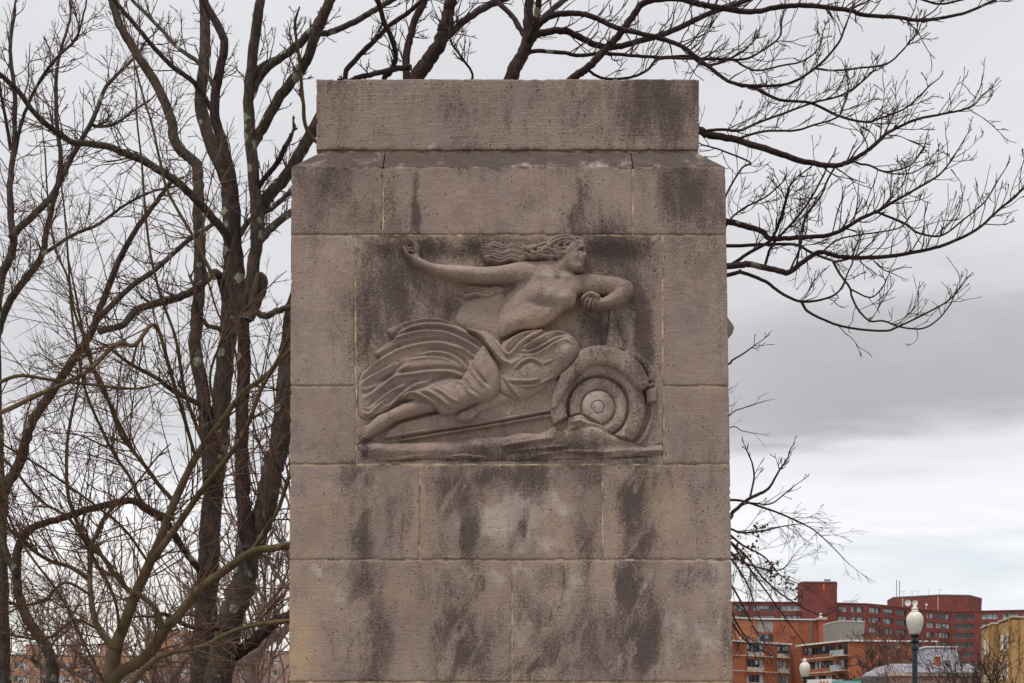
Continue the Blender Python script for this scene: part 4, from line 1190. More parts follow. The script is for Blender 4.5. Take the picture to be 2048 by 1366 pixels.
lb([(1405, 263), (1440, 259), (1479, 261), (1517, 245), (1565, 228), (1621, 207), (1670, 195), (1700, 182)], 4.5, 2, (-0.7, -0.1), 20)
lb([(1704, 321), (1720, 328), (1739, 331), (1767, 343), (1796, 340), (1824, 328), (1848, 296)], 3.2, 1.8, (-1.0, -0.8), 12)
lb([(1767, 344), (1790, 348), (1820, 347), (1845, 335), (1857, 325)], 2, 1.5, (-0.9, -1.1), 6, tl=(0.12, 0.3))
lb([(1470, 279), (1527, 263), (1590, 261), (1628, 250), (1675, 234), (1690, 205)], 3.5, 2, (-0.8, -1.2), 14)
lb([(1672, 331), (1655, 360), (1640, 395), (1612, 430), (1600, 470)], 3, 2.5, (-1.0, -0.8), 12)
lb([(1000, 560), (1200, 440), (1360, 425), (1456, 443), (1484, 450), (1525, 463), (1541, 477), (1602, 475), (1669, 467), (1720, 438), (1754, 423), (1791, 401), (1834, 377), (1878, 350), (1905, 318)], 11, 2, (0, -0.2), 46, tstart=0.5)
lb([(1754, 424), (1811, 448), (1834, 465), (1872, 473), (1895, 465), (1925, 441), (1969, 404), (1995, 362)], 3.5, 1.8, (-0.3, -0.6), 14)
lb([(1000, 640), (1220, 500), (1461, 492), (1528, 489), (1592, 490), (1622, 505), (1669, 522), (1705, 516)], 6, 2.5, (0, 0.8), 18, tstart=0.6)
lb([(1666, 523), (1680, 549), (1700, 576), (1703, 592), (1717, 620), (1740, 642), (1767, 642), (1801, 654), (1845, 657), (1878, 637), (1902, 607)], 3.4, 1.8, (0.8, 0.4), 14, tstart=0.35)
lb([(1700, 578), (1740, 595), (1764, 576), (1776, 552)], 2.4, 1.6, (0.7, 0.6), 5, tl=(0.12, 0.3))
lb([(1000, 720), (1230, 560), (1461, 532), (1501, 529), (1558, 542), (1579, 544), (1616, 517), (1643, 504), (1686, 514), (1764, 514), (1831, 504), (1888, 490), (1952, 460), (1996, 421), (2047, 377), (2080, 330)], 10, 2.5, (0, -0.8), 34, tstart=0.55)
lb([(1461, 531), (1500, 505), (1541, 480), (1560, 440), (1572, 400), (1578, 375)], 5, 3, (0.2, -0.6), 18)
lb([(1530, 530), (1545, 490), (1590, 440), (1620, 400), (1650, 345)], 4, 2.5, (0.0, -0.4), 16)
lb([(1579, 543), (1600, 495), (1610, 440), (1625, 415)], 3, 2, (0.0, 0.2), 12)
lb([(1643, 505), (1672, 482), (1705, 472), (1760, 464), (1800, 455), (1822, 432)], 2.5, 1.6, (-0.5, 0.1), 10)
lb([(1005, 760), (1250, 600), (1461, 549), (1481, 544), (1531, 563), (1562, 586), (1602, 603), (1649, 598), (1680, 580), (1698, 540)], 7, 2, (0, 0.4), 12, tstart=0.65)
lb([(1602, 603), (1616, 623), (1649, 640), (1690, 654), (1767, 662), (1804, 650), (1865, 620), (1898, 600), (1920, 576)], 4, 1.8, (0.3, 0.2), 14, tstart=0.2)
lb([(1005, 900), (1250, 800), (1440, 735), (1464, 721), (1490, 705), (1510, 690)], 4, 1.6, (0, 0.2), 4, tstart=0.85, tl=(0.12, 0.3))
lb([(1000, 1180), (1250, 1100), (1440, 1045), (1466, 1024), (1498, 998), (1530, 982), (1543, 969), (1556, 945), (1570, 925)], 8, 2, (0, 0.2), 6, tstart=0.85, tl=(0.15, 0.35))
lb([(1480, 1012), (1500, 1006), (1540, 1008), (1569, 988), (1585, 975)], 2.5, 1.6, (0.2, 0.2), 4, tl=(0.12, 0.3))
lb([(1500, 996), (1508, 956), (1505, 930), (1500, 915)], 3, 1.8, (0.2, 0.2), 4, tl=(0.12, 0.25))
lb([(1440, 480), (1460, 440), (1490, 415), (1530, 395), (1560, 370)], 3, 2, (0.3, 0.7), 12)
lb([(1440, 420), (1460, 375), (1485, 335), (1500, 325), (1440, 300), (1405, 290)], 3, 2, (0.3, 0.7), 12)
TB.finish()

# --- drooping fine-twigged tree with a few dead leaves, behind the pylon's lower right edge
DR = 19.0
bR = P(1380, 1500, DR)
TR = Tree('bare_tree', 'drooping fine-twigged tree with clinging dead leaves at the pylon\'s lower right edge', (bR[0], DR, 0), M['bark_b'], M['twig_b'], ST_D)
TR.branch('trunk', [(1380, 1500), (1385, 1300), (1390, 1100), (1400, 1000), (1392, 900), (1398, 820), (1385, 760)], 16, 1.5, DR, DR, 16, (0.4, 0.9), ground=True, tstart=0.6)
for pts in ([(1396, 960), (1360, 900), (1320, 860), (1290, 800)], [(1394, 1020), (1350, 960), (1300, 940), (1250, 960)], [(1396, 900), (1410, 860), (1405, 800)], [(1390, 1100), (1340, 1060), (1290, 1080)]):
    TR.branch('limb', pts, 5, 1.2, DR, DR + rng.uniform(-1.0, 2.0), 12, (0.3, 0.8), lvl=2, sides=5)
for pts in ([(1395, 1060), (1440, 1050), (1480, 1065), (1520, 1062), (1570, 1052), (1620, 1045)], [(1392, 1090), (1440, 1060), (1485, 1090), (1530, 1115), (1560, 1150), (1590, 1165)], [(1395, 1040), (1445, 1072), (1490, 1110), (1530, 1160), (1580, 1200), (1640, 1230), (1670, 1222)],
            [(1390, 1110), (1450, 1080), (1490, 1125), (1530, 1180), (1570, 1235), (1610, 1290)], [(1392, 1120), (1450, 1110), (1490, 1160), (1510, 1210), (1530, 1260)], [(1390, 1150), (1450, 1160), (1480, 1200), (1510, 1260), (1550, 1310)], [(1390, 1180), (1445, 1190), (1470, 1240), (1500, 1290), (1520, 1330)],
            [(1400, 1010), (1470, 1000), (1540, 1020), (1600, 1045), (1640, 1070), (1698, 1128)], [(1390, 1220), (1450, 1230), (1490, 1280), (1560, 1320)], [(1395, 1050), (1450, 1100), (1500, 1130), (1560, 1140), (1590, 1108)]):
    TR.branch('limb', pts, 3.2, 0.8, DR, DR + rng.uniform(-1.2, 1.2), 15, (0.25, 0.7), lvl=2, tstart=0.3, sides=4, tup=-0.1)
TR.branch('limb', [(1400, 900), (1460, 830), (1490, 815), (1530, 802)], 1.6, 0.8, DR + 3, DR + 3, 3, (0.2, 0.4), lvl=1, sides=4)
TR.branch('limb', [(1400, 900), (1460, 855), (1485, 862), (1510, 867)], 1.2, 0.7, DR + 3, DR + 3, 2, (0.2, 0.4), lvl=1, sides=4)
lv = MB()
for cx, cy, n in ((1517, 1058, 16), (1475, 1105, 14), (1490, 1115, 10), (1540, 1140, 16), (1572, 1162, 16), (1505, 1090, 10), (1600, 1190, 6), (1545, 1125, 6), (1480, 1075, 8)):
    c0 = P(cx, cy, DR)
    for k in range(int(n * 1.7)):
        q = c0 + rng.normal(size=3) * np.array((0.045, 0.05, 0.05))
        a = rnd_perp(UP) * 0.024; b = (rng.normal(size=3) * 0.3 - UP); b = b / np.linalg.norm(b) * 0.045
        lv.quad(q, q + a + b * 0.5, q + b, q - a + b * 0.5)
lo = lv.build('dead_leaves', M['leaf'], TR.root); lo['kind'] = 'stuff'
TR.finish()

# --- trees at the far left
DD = 16.8
bD = P(12, 1500, DD)
TD = Tree('bare_tree', 'dark bare tree at the left rising through the shrub shoots in a long slanting stem', (bD[0], DD, 0), M['bark_a'], M['twig_a'], ST_A)
TD.branch('trunk', [(10, 1400), (4, 1180), (2, 1050), (10, 979), (41, 923), (62, 850), (106, 781), (154, 711), (183, 664), (205, 605), (238, 521), (278, 451), (315, 400), (337, 370)], 17, 4, DD, DD - 0.5, 46, (0.25, 0.65), ground=True, tstart=0.4, sides=8)
TD.branch('limb', [(4, 1100), (-2, 900), (-8, 700), (0, 649), (18, 605), (48, 561), (81, 517), (92, 466), (99, 437), (121, 330), (113, 238), (113, 146), (125, 90), (140, 40)], 11, 2.5, DD, DD + 0.8, 46, (0.3, 0.7), tstart=0.3)
TD.branch('limb', [(84, 510), (146, 470), (198, 448), (249, 411), (300, 385), (360, 370)], 4, 2, DD + 0.3, DD + 1.2, 22, (0.25, 0.6))
TD.branch('limb', [(-10, 700), (0, 565), (26, 499), (22, 437), (20, 366), (28, 290), (29, 183), (20, 100), (30, 20)], 10, 3, DD, DD + 0.5, 46, (0.3, 0.7), tstart=0.1)
TD.branch('limb', [(24, 475), (33, 461), (84, 414), (110, 381), (139, 322), (172, 264), (194, 220), (209, 179), (227, 157), (267, 117), (285, 95)], 8, 2.5, DD + 0.1, DD + 1.0, 34, (0.3, 0.7))
TD.branch('limb', [(185, 250), (200, 253), (230, 248), (262, 225), (300, 200)], 4, 1.8, DD + 0.6, DD + 0.9, 14, (0.2, 0.5))
TD.branch('limb', [(25, 330), (45, 240), (75, 170), (110, 120), (150, 80), (165, 40)], 4, 2, DD + 0.5, DD - 0.5, 26, (0.3, 0.7))
TD.branch('limb', [(22, 300), (8, 220), (-10, 120)], 4, 2.5, DD + 0.4, DD + 0.2, 14, (0.3, 0.6))
TD.finish()
bD2 = P(110, 1500, DD - 1.3)
TD2 = Tree('bare_tree', 'bare tree with a curving dark stem at the lower left crossing the tan brick building', (bD2[0], DD - 1.3, 0), M['bark_a'], M['twig_a'], ST_A)
TD2.branch('trunk', [(98, 1420), (107, 1340), (98, 1305), (74, 1267), (48, 1223), (35, 1175), (33, 1119), (44, 1078), (63, 1056)], 15, 8, DD - 1.3, DD - 1.6, 18, (0.25, 0.6), ground=True, tstart=0.2, sides=8)
TD2.branch('limb', [(100, 1310), (130, 1335), (160, 1352), (200, 1372)], 5, 3, DD - 1.3, DD - 2, 12, (0.2, 0.5))
TD2.branch('limb', [(35, 1150), (14, 1110), (4, 1060), (10, 1000), (0, 940)], 9, 4, DD - 1.3, DD - 1.0, 14, (0.25, 0.6))
TD2.finish()

# --- olive-brown multi-stemmed small tree in front of them
DE = 12.2
bE = P(220, 1500, DE)
TE = Tree('small_tree', 'olive-brown multi-stemmed small tree forking low with long straight red shoots', (bE[0], DE, 0), M['bark_e'], M['twig_e'], ST_E)


def eb(pts, r0, r1, dd=(0, 0), tw=14, **k):
    return TE.branch(k.pop('name', 'limb'), pts, r0, r1, DE + dd[0], DE + dd[1], int(tw * 1.1), k.pop('tl', (0.35, 1.1)), curvy=0.5, tup=0.15, **k)


eb([(218, 1420), (222, 1356), (230, 1297)], 17, 14, (0, 0), 6, name='trunk', ground=True, sides=9)
eb([(230, 1300), (244, 1260), (270, 1193), (293, 1141), (319, 1082), (344, 1016), (367, 964), (393, 912), (440, 847), (487, 785), (531, 752), (590, 690)], 13, 4, (0, 0.6), 34, sides=8)
eb([(300, 1125), (330, 1085), (359, 1045), (400, 986), (444, 930), (478, 882), (497, 845), (520, 785), (549, 730), (585, 665)], 8, 3, (-0.05, -0.5), 26)
eb([(221, 1372), (240, 1345), (267, 1330), (296, 1308), (326, 1264), (356, 1230), (400, 1178), (444, 1145), (504, 1104), (544, 1097), (600, 1088)], 13, 7, (0, -0.5), 26, sides=8)
eb([(504, 1104), (533, 1056), (556, 1019), (578, 953), (590, 900)], 5, 3.5, (-0.4, -0.5), 12)
eb([(328, 1262), (311, 1219), (281, 1190), (259, 1182), (230, 1149), (207, 1116), (181, 1086), (156, 1049), (137, 993), (133, 934), (135, 880), (145, 820)], 6, 3, (-0.25, -0.9), 30)
eb([(228, 1300), (222, 1290), (193, 1249), (181, 1186), (181, 1101), (190, 1075), (207, 1038), (240, 1000)], 8, 3, (0, 0.4), 24)
eb([(178, 1158), (141, 1134), (104, 1123), (67, 1101), (19, 1060), (-20, 1030)], 5, 3, (0.2, -0.4), 22)
eb([(225, 1400), (262, 1368), (304, 1323), (348, 1304), (407, 1293), (456, 1267), (519, 1249), (585, 1240)], 7, 4, (-0.2, -1.0), 24)
eb([(348, 1003), (319, 971), (289, 930), (259, 893), (237, 860), (205, 766), (183, 730), (165, 660), (150, 580)], 5, 2.2, (0.3, -0.3), 26)
eb([(350, 1038), (289, 1008), (259, 953), (233, 916), (204, 860), (172, 784), (157, 711), (143, 620), (138, 540), (130, 430)], 4, 2, (0.1, -0.8), 30)
eb([(415, 900), (406, 883), (384, 828), (366, 766), (351, 675), (322, 594), (300, 502), (289, 400), (283, 320), (274, 240), (272, 180)], 4.5, 1.6, (0.3, -0.6), 34)
eb([(270, 910), (220, 810), (190, 748), (176, 693), (150, 627), (136, 557), (110, 495), (96, 400), (90, 300)], 4, 1.6, (-0.1, -0.8), 30)
eb([(430, 560), (400, 500), (388, 476), (337, 385), (322, 330), (304, 249), (288, 198), (271, 135)], 4, 2, (-0.4, -0.8), 20)
eb([(390, 910), (340, 740), (310, 650), (270, 690), (234, 689), (183, 737), (147, 759), (73, 792), (-10, 832)], 3.5, 5, (0.3, -1.2), 28, tstart=0.05)
eb([(340, 760), (290, 775), (256, 777), (190, 770), (110, 761), (37, 752), (-20, 775)], 1.6, 4, (-0.6, -1.0), 26, tstart=0.0)
eb([(182, 1190), (130, 1165), (90, 1200), (40, 1210), (-20, 1190)], 3, 3, (0.0, -0.8), 20)
eb([(200, 1260), (150, 1240), (100, 1275), (50, 1275), (-10, 1262)], 3, 2.5, (0.0, -0.8), 22)
eb([(240, 1275), (230, 1200), (190, 1120), (140, 1040), (80, 1000), (20, 930), (-20, 900)], 3.5, 2.5, (0, -1.2), 26)
eb([(300, 1130), (250, 1060), (190, 1010), (120, 960), (60, 920), (-10, 880)], 3, 2, (0, -0.9), 24)
eb([(215, 1380), (190, 1330), (160, 1270), (120, 1190), (60, 1110), (20, 1040)], 3.5, 2, (-0.1, -1.0), 22)
eb([(440, 850), (420, 760), (440, 690), (470, 640), (520, 590)], 3, 1.8, (0.3, -0.2), 16)
eb([(480, 790), (470, 700), (430, 610), (405, 500), (410, 420)], 2.6, 1.6, (0.5, 0.0), 16)
TE.finish()

# --- thicket of pale shrubs at the foot of the trees
def shrub(px, d, h, n, spread, label):
    b = P(px, 1500, d); b[2] = 0
    root = thing('shrub', tuple(b), label, 'shrub', 'pale bare shrubs in the thicket left of the pylon')
    m = MB()
    for k in range(n):
        a = rng.uniform(0, 2 * math.pi); s = rng.uniform(0.1, 0.75) * spread
        d0 = np.array((math.cos(a) * s, math.sin(a) * s, 1.0))
        grow(m, b + np.array((math.cos(a), math.sin(a), 0)) * 0.12, d0, h * rng.uniform(0.65, 1.1), 0.0065, 2, ST_S)
    m.build('stems', M['twig_g'], root)['kind'] = 'stuff'


LBL = 'pale pinkish bare shrub in the thicket between the trunks and the pylon'
for px, d, h in ((330, 17.0, 3.0), (395, 19.0, 3.1), (455, 17.5, 3.0), (505, 18.5, 3.4), (545, 17.0, 3.5), (575, 19.5, 3.9), (525, 21.0, 4.0), (600, 17.8, 3.4), (270, 19.0, 3.0)):
    shrub(px, d, h * 0.80, 26, 0.55, LBL)

# --- trees farther off, drawn whole by branching
def far_tree(name, px, d, h, label, st=None, group=None, spread=0.9, bark='twig_far', n=26, twig='twig_far', rmin=0.006, lvl=3, ztop_lean=0):
    b = P(px, 1500, d); b[2] = 0
    root = thing(name, tuple(b), label, 'tree', group)
    st = dict(seg=h * 0.05, kink=0.13, up=0.05, out=0.0, rmin=rmin, kids=4.0, ang=(0.4, 0.9))
    m = MB()
    trunk = np.array([b + np.array((rng.normal() * 0.012 * h, rng.normal() * 0.012 * h, 0)) * i + UP * h * 0.09 * i for i in range(7)])
    m.tube(trunk, np.linspace(h * 0.016, h * 0.008, 7), 7)
    m.build('trunk', M[bark], root, smooth=True)
    c = MB()
    for k in range(n):
        f = rng.uniform(0.25, 1.0)
        i = min(5, int(f * 6)); q = trunk[i] + (trunk[i+1] - trunk[i]) * (f * 6 - i)
        a = rng.uniform(0, 2 * math.pi); s = rng.uniform(0.35, 1.0) * spread
        grow(c, q, np.array((math.cos(a) * s, math.sin(a) * s, 1.0)), h * rng.uniform(0.22, 0.50), h * 0.0032, lvl, st)
    c.build('crown', M[twig], root)['kind'] = 'stuff'


far_tree('bare_tree', 1745, 235, 26, 'dark purplish bare tree rising against the brick hotel wall', n=44, rmin=0.045)
far_tree('bare_tree', 1835, 190, 17.5, 'reddish bare tree between the slate-roofed house and the hotel', n=46, rmin=0.036)
far_tree('bare_tree', 1893, 200, 19.5, 'broad reddish bare tree directly behind the slate roof\'s chimney', n=54, rmin=0.036)
far_tree('bare_tree', 1940, 180, 18.0, 'reddish bare tree left of the tan brick building', n=54, rmin=0.036)
far_tree('bare_tree', 1780, 120, 10.8, 'small rusty bare tree in front of the red brick apartment corner', n=24, rmin=0.015)
far_tree('bare_tree', 1925, 75, 8.8, 'dark bare street tree standing before the slate-roofed house', n=22, rmin=0.008, bark='bark_b', twig='twig_b')
far_tree('bare_tree', 1985, 62, 8.0, 'bare street tree with upswept branches crossing the tan building', n=26, rmin=0.007, bark='bark_b', twig='twig_b', spread=0.7)
far_tree('bare_tree', 2040, 58, 7.6, 'bare street tree at the right end of the tan building', n=22, rmin=0.007, bark='bark_b', twig='twig_b', spread=0.7)
for px, d, h, lab in ((60, 42, 8.5, 'thin background tree behind the curving stem at lower left'), (170, 48, 9.5, 'thin background tree behind the forked small tree'), (330, 38, 9.0, 'thin background tree left of the lichen-spotted trunks'), (470, 45, 10.5, 'thin background tree behind the lichen-spotted trunks'), (560, 34, 11.0, 'thin background tree between the trunks and the pylon edge')):
    far_tree('background_tree', px, d, h, lab, n=26, rmin=0.0035, bark='twig_g', twig='twig_g')

# ------------------------------------------------------------------ buildings
def XY(px, d): return np.array(((px - 1024.0) * d / F, d))
def zrow(py, d): return EYE + (HORIZON - py) * d / F


class Wall:
    """vertical wall from plan point a to b (seen from the camera side, left to right)"""
    def __init__(s, a, b, z0, z1):
        s.a = np.asarray(a, float); s.b = np.asarray(b, float); s.z0 = z0; s.z1 = z1
        s.L = np.linalg.norm(s.b - s.a); s.t = (s.b - s.a) / s.L
        s.n = np.array((s.t[1], -s.t[0]))          # outward, towards the camera
    def u(s, px):
        k = (px - 1024.0) / F
        return ((k * s.a[1] - s.a[0]) / (s.t[0] - k * s.t[1]))
    def pt(s, u, z, out=0.0):
        q = s.a + s.t * u + s.n * out
        return (q[0], q[1], z)
    def build(s, parent, mat, holes=(), deep=0.25, name='wall'):
        us = sorted({0.0, s.L, *[v for h in holes for v in h[:2]]}); zs = sorted({s.z0, s.z1, *[v for h in holes for v in h[2:4]]})
        m = MB()
        for i in range(len(us) - 1):
            for j in range(len(zs) - 1):
                uc, zc = (us[i] + us[i+1]) / 2, (zs[j] + zs[j+1]) / 2
                if any(h[0] < uc < h[1] and h[2] < zc < h[3] for h in holes): continue
                m.quad(s.pt(us[i], zs[j]), s.pt(us[i+1], zs[j]), s.pt(us[i+1], zs[j+1]), s.pt(us[i], zs[j+1]))
        for u0, u1, a, b in [h[:4] for h in holes]:
            m.quad(s.pt(u0, a), s.pt(u1, a), s.pt(u1, a, -deep), s.pt(u0, a, -deep))
            m.quad(s.pt(u0, b, -deep), s.pt(u1, b, -deep), s.pt(u1, b), s.pt(u0, b))
            m.quad(s.pt(u0, a, -deep), s.pt(u0, b, -deep), s.pt(u0, b), s.pt(u0, a))
            m.quad(s.pt(u1, a), s.pt(u1, b), s.pt(u1, b, -deep), s.pt(u1, a, -deep))
        # inner leaf, so that the wall has thickness
        m.quad(s.pt(0, s.z0, -deep - 0.4), s.pt(0, s.z1, -deep - 0.4), s.pt(s.L, s.z1, -deep - 0.4), s.pt(s.L, s.z0, -deep - 0.4))
        return m.build(name, mat, parent)
    def slab(s, u0, u1, a, b, o0, o1):
        m = MB()
        lo = [s.pt(u0, a, o1), s.pt(u1, a, o1), s.pt(u1, a, o0), s.pt(u0, a, o0)]
        hi = [s.pt(u0, b, o1), s.pt(u1, b, o1), s.pt(u1, b, o0), s.pt(u0, b, o0)]
        m.hexa(lo, hi)
        return m
    def window(s, parent, h, panes=2, deep=0.2, frame='frame', blind=0.5, fw=0.07, rail=True):
        u0, u1, a, b = h[:4]
        w = s.slab(u0, u1, a, b, -deep - 0.04, -deep).build('window', M['glass'], parent)
        m = MB()
        def bar(x0, x1, y0, y1):
            q = s.slab(x0, x1, y0, y1, -deep + 0.002, -deep + 0.07); n = len(m.v); m.v += q.v; m.f += [tuple(i + n for i in f) for f in q.f]
        bar(u0, u1, a, a + fw); bar(u0, u1, b - fw, b)
        for k in range(panes + 1):
            x = u0 + fw / 2 + (u1 - u0 - fw) * k / panes
            bar(x - fw / 2, x + fw / 2, a + fw, b - fw)
        m.build('frame', M[frame], w)
        for k in range(panes):
            if rng.random() < blind:
                x0 = u0 + (u1 - u0) * k / panes + fw; x1 = u0 + (u1 - u0) * (k + 1) / panes - fw
                drop = rng.choice([0.0, 0.0, 0.35]) * (b - a)
                if rng.random() < 0.4: x1 = x0 + (x1 - x0) * rng.uniform(0.4, 0.8)
                s.slab(x0, x1, a + fw + drop, b - fw, -deep + 0.004, -deep + 0.03).build('blind', M['blind'], w)
        return w


# --- dark red brick hotel on the skyline
plan = [(1400, 399), (1612, 400), (1735, 404), (1790, 411), (1850, 420), (1905, 425), (1960, 424), (2090, 420)]
hotel = thing('hotel_building', (*XY(1740, 405), 0), 'long dark red brick hotel with bands of windows and a curving wing on the skyline', 'building')
ROOF_H = zrow(1206, 400)
wins = [(1469, 1498), (1507, 1552), (1562, 1607), (1677, 1694), (1702, 1727), (1738, 1761), (1767, 1787), (1793, 1813), (1821, 1842), (1853, 1868), (1872, 1900), (1908, 1948), (1963, 1996), (2005, 2040), (2046, 2080)]
fp = [XY(*p) for p in plan]
for i in range(len(fp) - 1):
    w = Wall(fp[i], fp[i+1], 0.0, ROOF_H)
    holes = []
    for (a, b) in wins:
        if plan[i][0] <= (a + b) / 2 < plan[i+1][0]:
            u0, u1 = max(0.3, w.u(a)), min(w.L - 0.3, w.u(b))
            for r in range(6):
                zt_ = ROOF_H - 0.68 - 2.8 * r
                holes.append((u0, u1, zt_ - 1.6, zt_, r, a))
    w.build(hotel, M['brick_hotel'], holes, 0.5)
    for h in holes:
        dark = h[5] in (1793, 1821, 1908)
        w.window(hotel, h, max(2, int((h[1] - h[0]) / 1.35)), 0.42, blind=0.12 if dark else 0.8, fw=0.10)
    w.slab(0, w.L, ROOF_H + 0.002, ROOF_H + 0.35, -0.5, 0.12).build('parapet', M['brick_hotel'], hotel)
rp = MB(); rp.prism([*fp, XY(2090, 455), XY(1400, 432)], ROOF_H - 0.3, ROOF_H - 0.05); rp.build('roof', M['roof'], hotel)
bk = Wall(XY(2090, 455), XY(1400, 432), 0, ROOF_H); bk.build(hotel, M['brick_hotel'])
tz = zrow(1165, 399.2)
m = MB(); m.prism([XY(1595, 404), XY(1603, 399.4), XY(1609, 399.0), XY(1671, 399.4), XY(1674, 401), XY(1674, 412), XY(1595, 412)], 20, tz)
tw_ = m.build('lift_tower', M['brick_hotel'], hotel)
m = MB(); m.prism([XY(1594.5, 403.8), XY(1602.8, 399.2), XY(1609, 398.8), XY(1671.2, 399.2), XY(1674.5, 401), XY(1674.5, 412.2), XY(1594.5, 412.2)], tz + 0.003, tz + 0.3); m.build('coping', M['roof'], tw_)
m = MB(); m.prism([XY(1648, 402), XY(1661, 402), XY(1661, 405), XY(1648, 405)], tz + 0.305, tz + 1.3); m.build('roof_vent', M['steel'], tw_)
m = MB(); p0 = XY(1645.5, 399.1); m.box(p0[0], p0[0] + 0.5, p0[1] - 0.08, p0[1] + 0.3, zrow(1182, 399), zrow(1168, 399)); m.build('banner', M['orange'], tw_)
pz = zrow(1190, 424.5)
pen = [XY(1775, 441), XY(1787, 432), XY(1880, 425.4), XY(1938, 426.5), XY(1963, 435), XY(1963, 450), XY(1775, 452)]
m = MB(); m.prism(pen, ROOF_H - 0.2, pz); ph = m.build('penthouse', M['brick_hotel'], hotel)
m = MB(); m.prism([q + (q - XY(1870, 440)) * 0.008 for q in pen], pz + 0.003, pz + 0.3); m.build('coping', M['roof'], ph)
for px, top in ((1793, 1160), (1799, 1161.5)):
    q = XY(px, 436); m = MB(); m.tube([(q[0], q[1], pz - 0.2), (q[0], q[1], zrow(top, 436))], [0.13, 0.13], 6); m.build('antenna', M['steel'], ph)
for px, top in ((1806, 1183), (1824, 1182), (1836, 1182), (1857, 1180), (1879, 1179)):
    q = XY(px, 434); m = MB(); zt_ = zrow(top, 434)
    m.tube([(q[0], q[1], pz - 0.2), (q[0], q[1], zt_)], [0.05, 0.05], 5); m.tube([(q[0] - 0.7, q[1], zt_), (q[0] + 0.7, q[1], zt_)], [0.04, 0.04], 5); m.build('aerial', M['steel'], ph)
for px, py, r in ((1815, 1206, 0.95), (1829.5, 1206, 0.85), (1852, 1209, 0.4)):
    q = XY(px, 424.5); z = zrow(py, 424.5); m = MB()
    prof = [(r * f, -0.28 * (1 - f * f)) for f in (0.05, 0.35, 0.7, 1.0)]
    n = len(m.v)
    for rr, dz in prof:
        for k in range(14):
            a = 2 * math.pi * k / 14; m.v.append((q[0] + rr * math.cos(a), q[1] - dz - 0.3, z + rr * math.sin(a)))
    for j in range(3):
        for k in range(14):
            k2 = (k + 1) % 14; m.f.append((j*14+k, j*14+k2, (j+1)*14+k2, (j+1)*14+k))
    m.f.append(tuple(range(14)))
    m.tube([(q[0], q[1] - 0.05, z - 0.1), (q[0], q[1] - 0.05, ROOF_H)], [0.07, 0.07], 5)
    m.build('dish', M['white'], ph)
for px in (1805, 1875.5):
    q = XY(px, 425.2 if px > 1850 else 430.3); m = MB(); m.box(q[0] - 0.1, q[0] + 0.1, q[1] - 0.25, q[1] - 0.05, ROOF_H, pz - 0.4); m.build('pipe', M['cream'], ph)
m = MB(); q = XY(1700, 410)
a = np.linspace(0, 2 * math.pi, 19); ring = [(q[0] + 1.9 * math.cos(t), q[1] + 1.2 * math.sin(t), ROOF_H + 1.6) for t in a]
m.tube(ring, [0.09] * 19, 5, cap=False)
for k in range(0, 18, 3): m.tube([ring[k], (q[0] + 2.6 * math.cos(a[k]), q[1] + 1.8 * math.sin(a[k]), ROOF_H - 0.05)], [0.08, 0.08], 5)
m.build('cooling_tower_guard', M['white'], hotel)

# --- red brick apartment block: stepped wings with balconies
apt = thing('apartment_building', (*XY(1600, 275), 0), 'orange-red brick apartment block with white bands, balconies and a grey rooftop screen', 'building')
w = Wall(XY(1400, 265), XY(1580, 278), 0, zrow(1284, 270.5))
zt0 = w.z1; holes = []
for a, b in ((1437, 1462), (1494, 1528), (1555, 1578)):
    for r in range(6): holes.append((w.u(a), w.u(b), zt0 - 1.75 - 2.93 * r, zt0 - 0.22 - 2.93 * r, r))
w.build(apt, M['brick_red'], holes, 0.25)
for h in holes:
    w.window(apt, h, 4 if h[1] - h[0] > 2.8 else 3, 0.18, blind=0.6, fw=0.07)
    w.slab(h[0], h[1], h[2] - 0.85, h[2] - 0.003, 0.003, 0.06).build('spandrel', M['cream'], apt)
for r in range(6): w.slab(0, w.L, zt0 - 2.62 - 2.93 * r, zt0 - 2.45 - 2.93 * r, 0.064, 0.14).build('floor_band', M['cream'], apt)
w.slab(-0.3, w.L + 0.3, zt0 + 0.003, zt0 + 0.3, -0.6, 0.3).build('cornice', M['white'], apt)
sd_ = Wall(XY(1580, 278), XY(1583, 292), 0, zt0); sd_.build(apt, M['brick_red'])
rp = MB(); rp.prism([XY(1400, 265), XY(1580, 278), XY(1583, 292), XY(1400, 292)], zt0 - 0.25, zt0 - 0.02); rp.build('roof', M['roof'], apt)
# taller wing behind
zB = zrow(1240, 291)
wl = Wall(XY(1400, 284), XY(1513, 290), 0, zB); wl.build(apt, M['brick_red_lit'])  # angled lit face: its brightness is in the brick colour
w = Wall(XY(1513, 290), XY(1646, 292), 0, zB)
ho = [(w.u(1514.5), w.u(1547), zrow(1283, 290.5), zrow(1269, 290.5)), (w.u(1514.5), w.u(1547), zrow(1264, 290.5), zrow(1242.5, 290.5))]
w.build(apt, M['brick_red'], ho)
w.window(apt, ho[0], 4, 0.2, blind=0.5); w.slab(ho[1][0], ho[1][1], ho[1][2], ho[1][3], -0.2, -0.12).build('louvre_panel', M['greypanel'], apt)
for wq in (wl, w): wq.slab(0, wq.L, zB + 0.003, zB + 0.28, -0.5, 0.2).build('cornice', M['white'], apt)
w.slab(w.u(1619), w.u(1622), 10, zB - 0.2, 0.003, 0.3).build('downpipe', M['frame'], apt)
rp = MB(); rp.prism([XY(1400, 284), XY(1513, 290), XY(1646, 292), XY(1646, 310), XY(1400, 310)], zB - 0.25, zB - 0.02); rp.build('roof', M['roof'], apt)
m = MB(); q = XY(1637, 290); m.box(q[0], q[0] + 1.1, 289.4, 291, 15, zrow(1240, 290)); ch = m.build('chimney', M['brick_red'], apt)
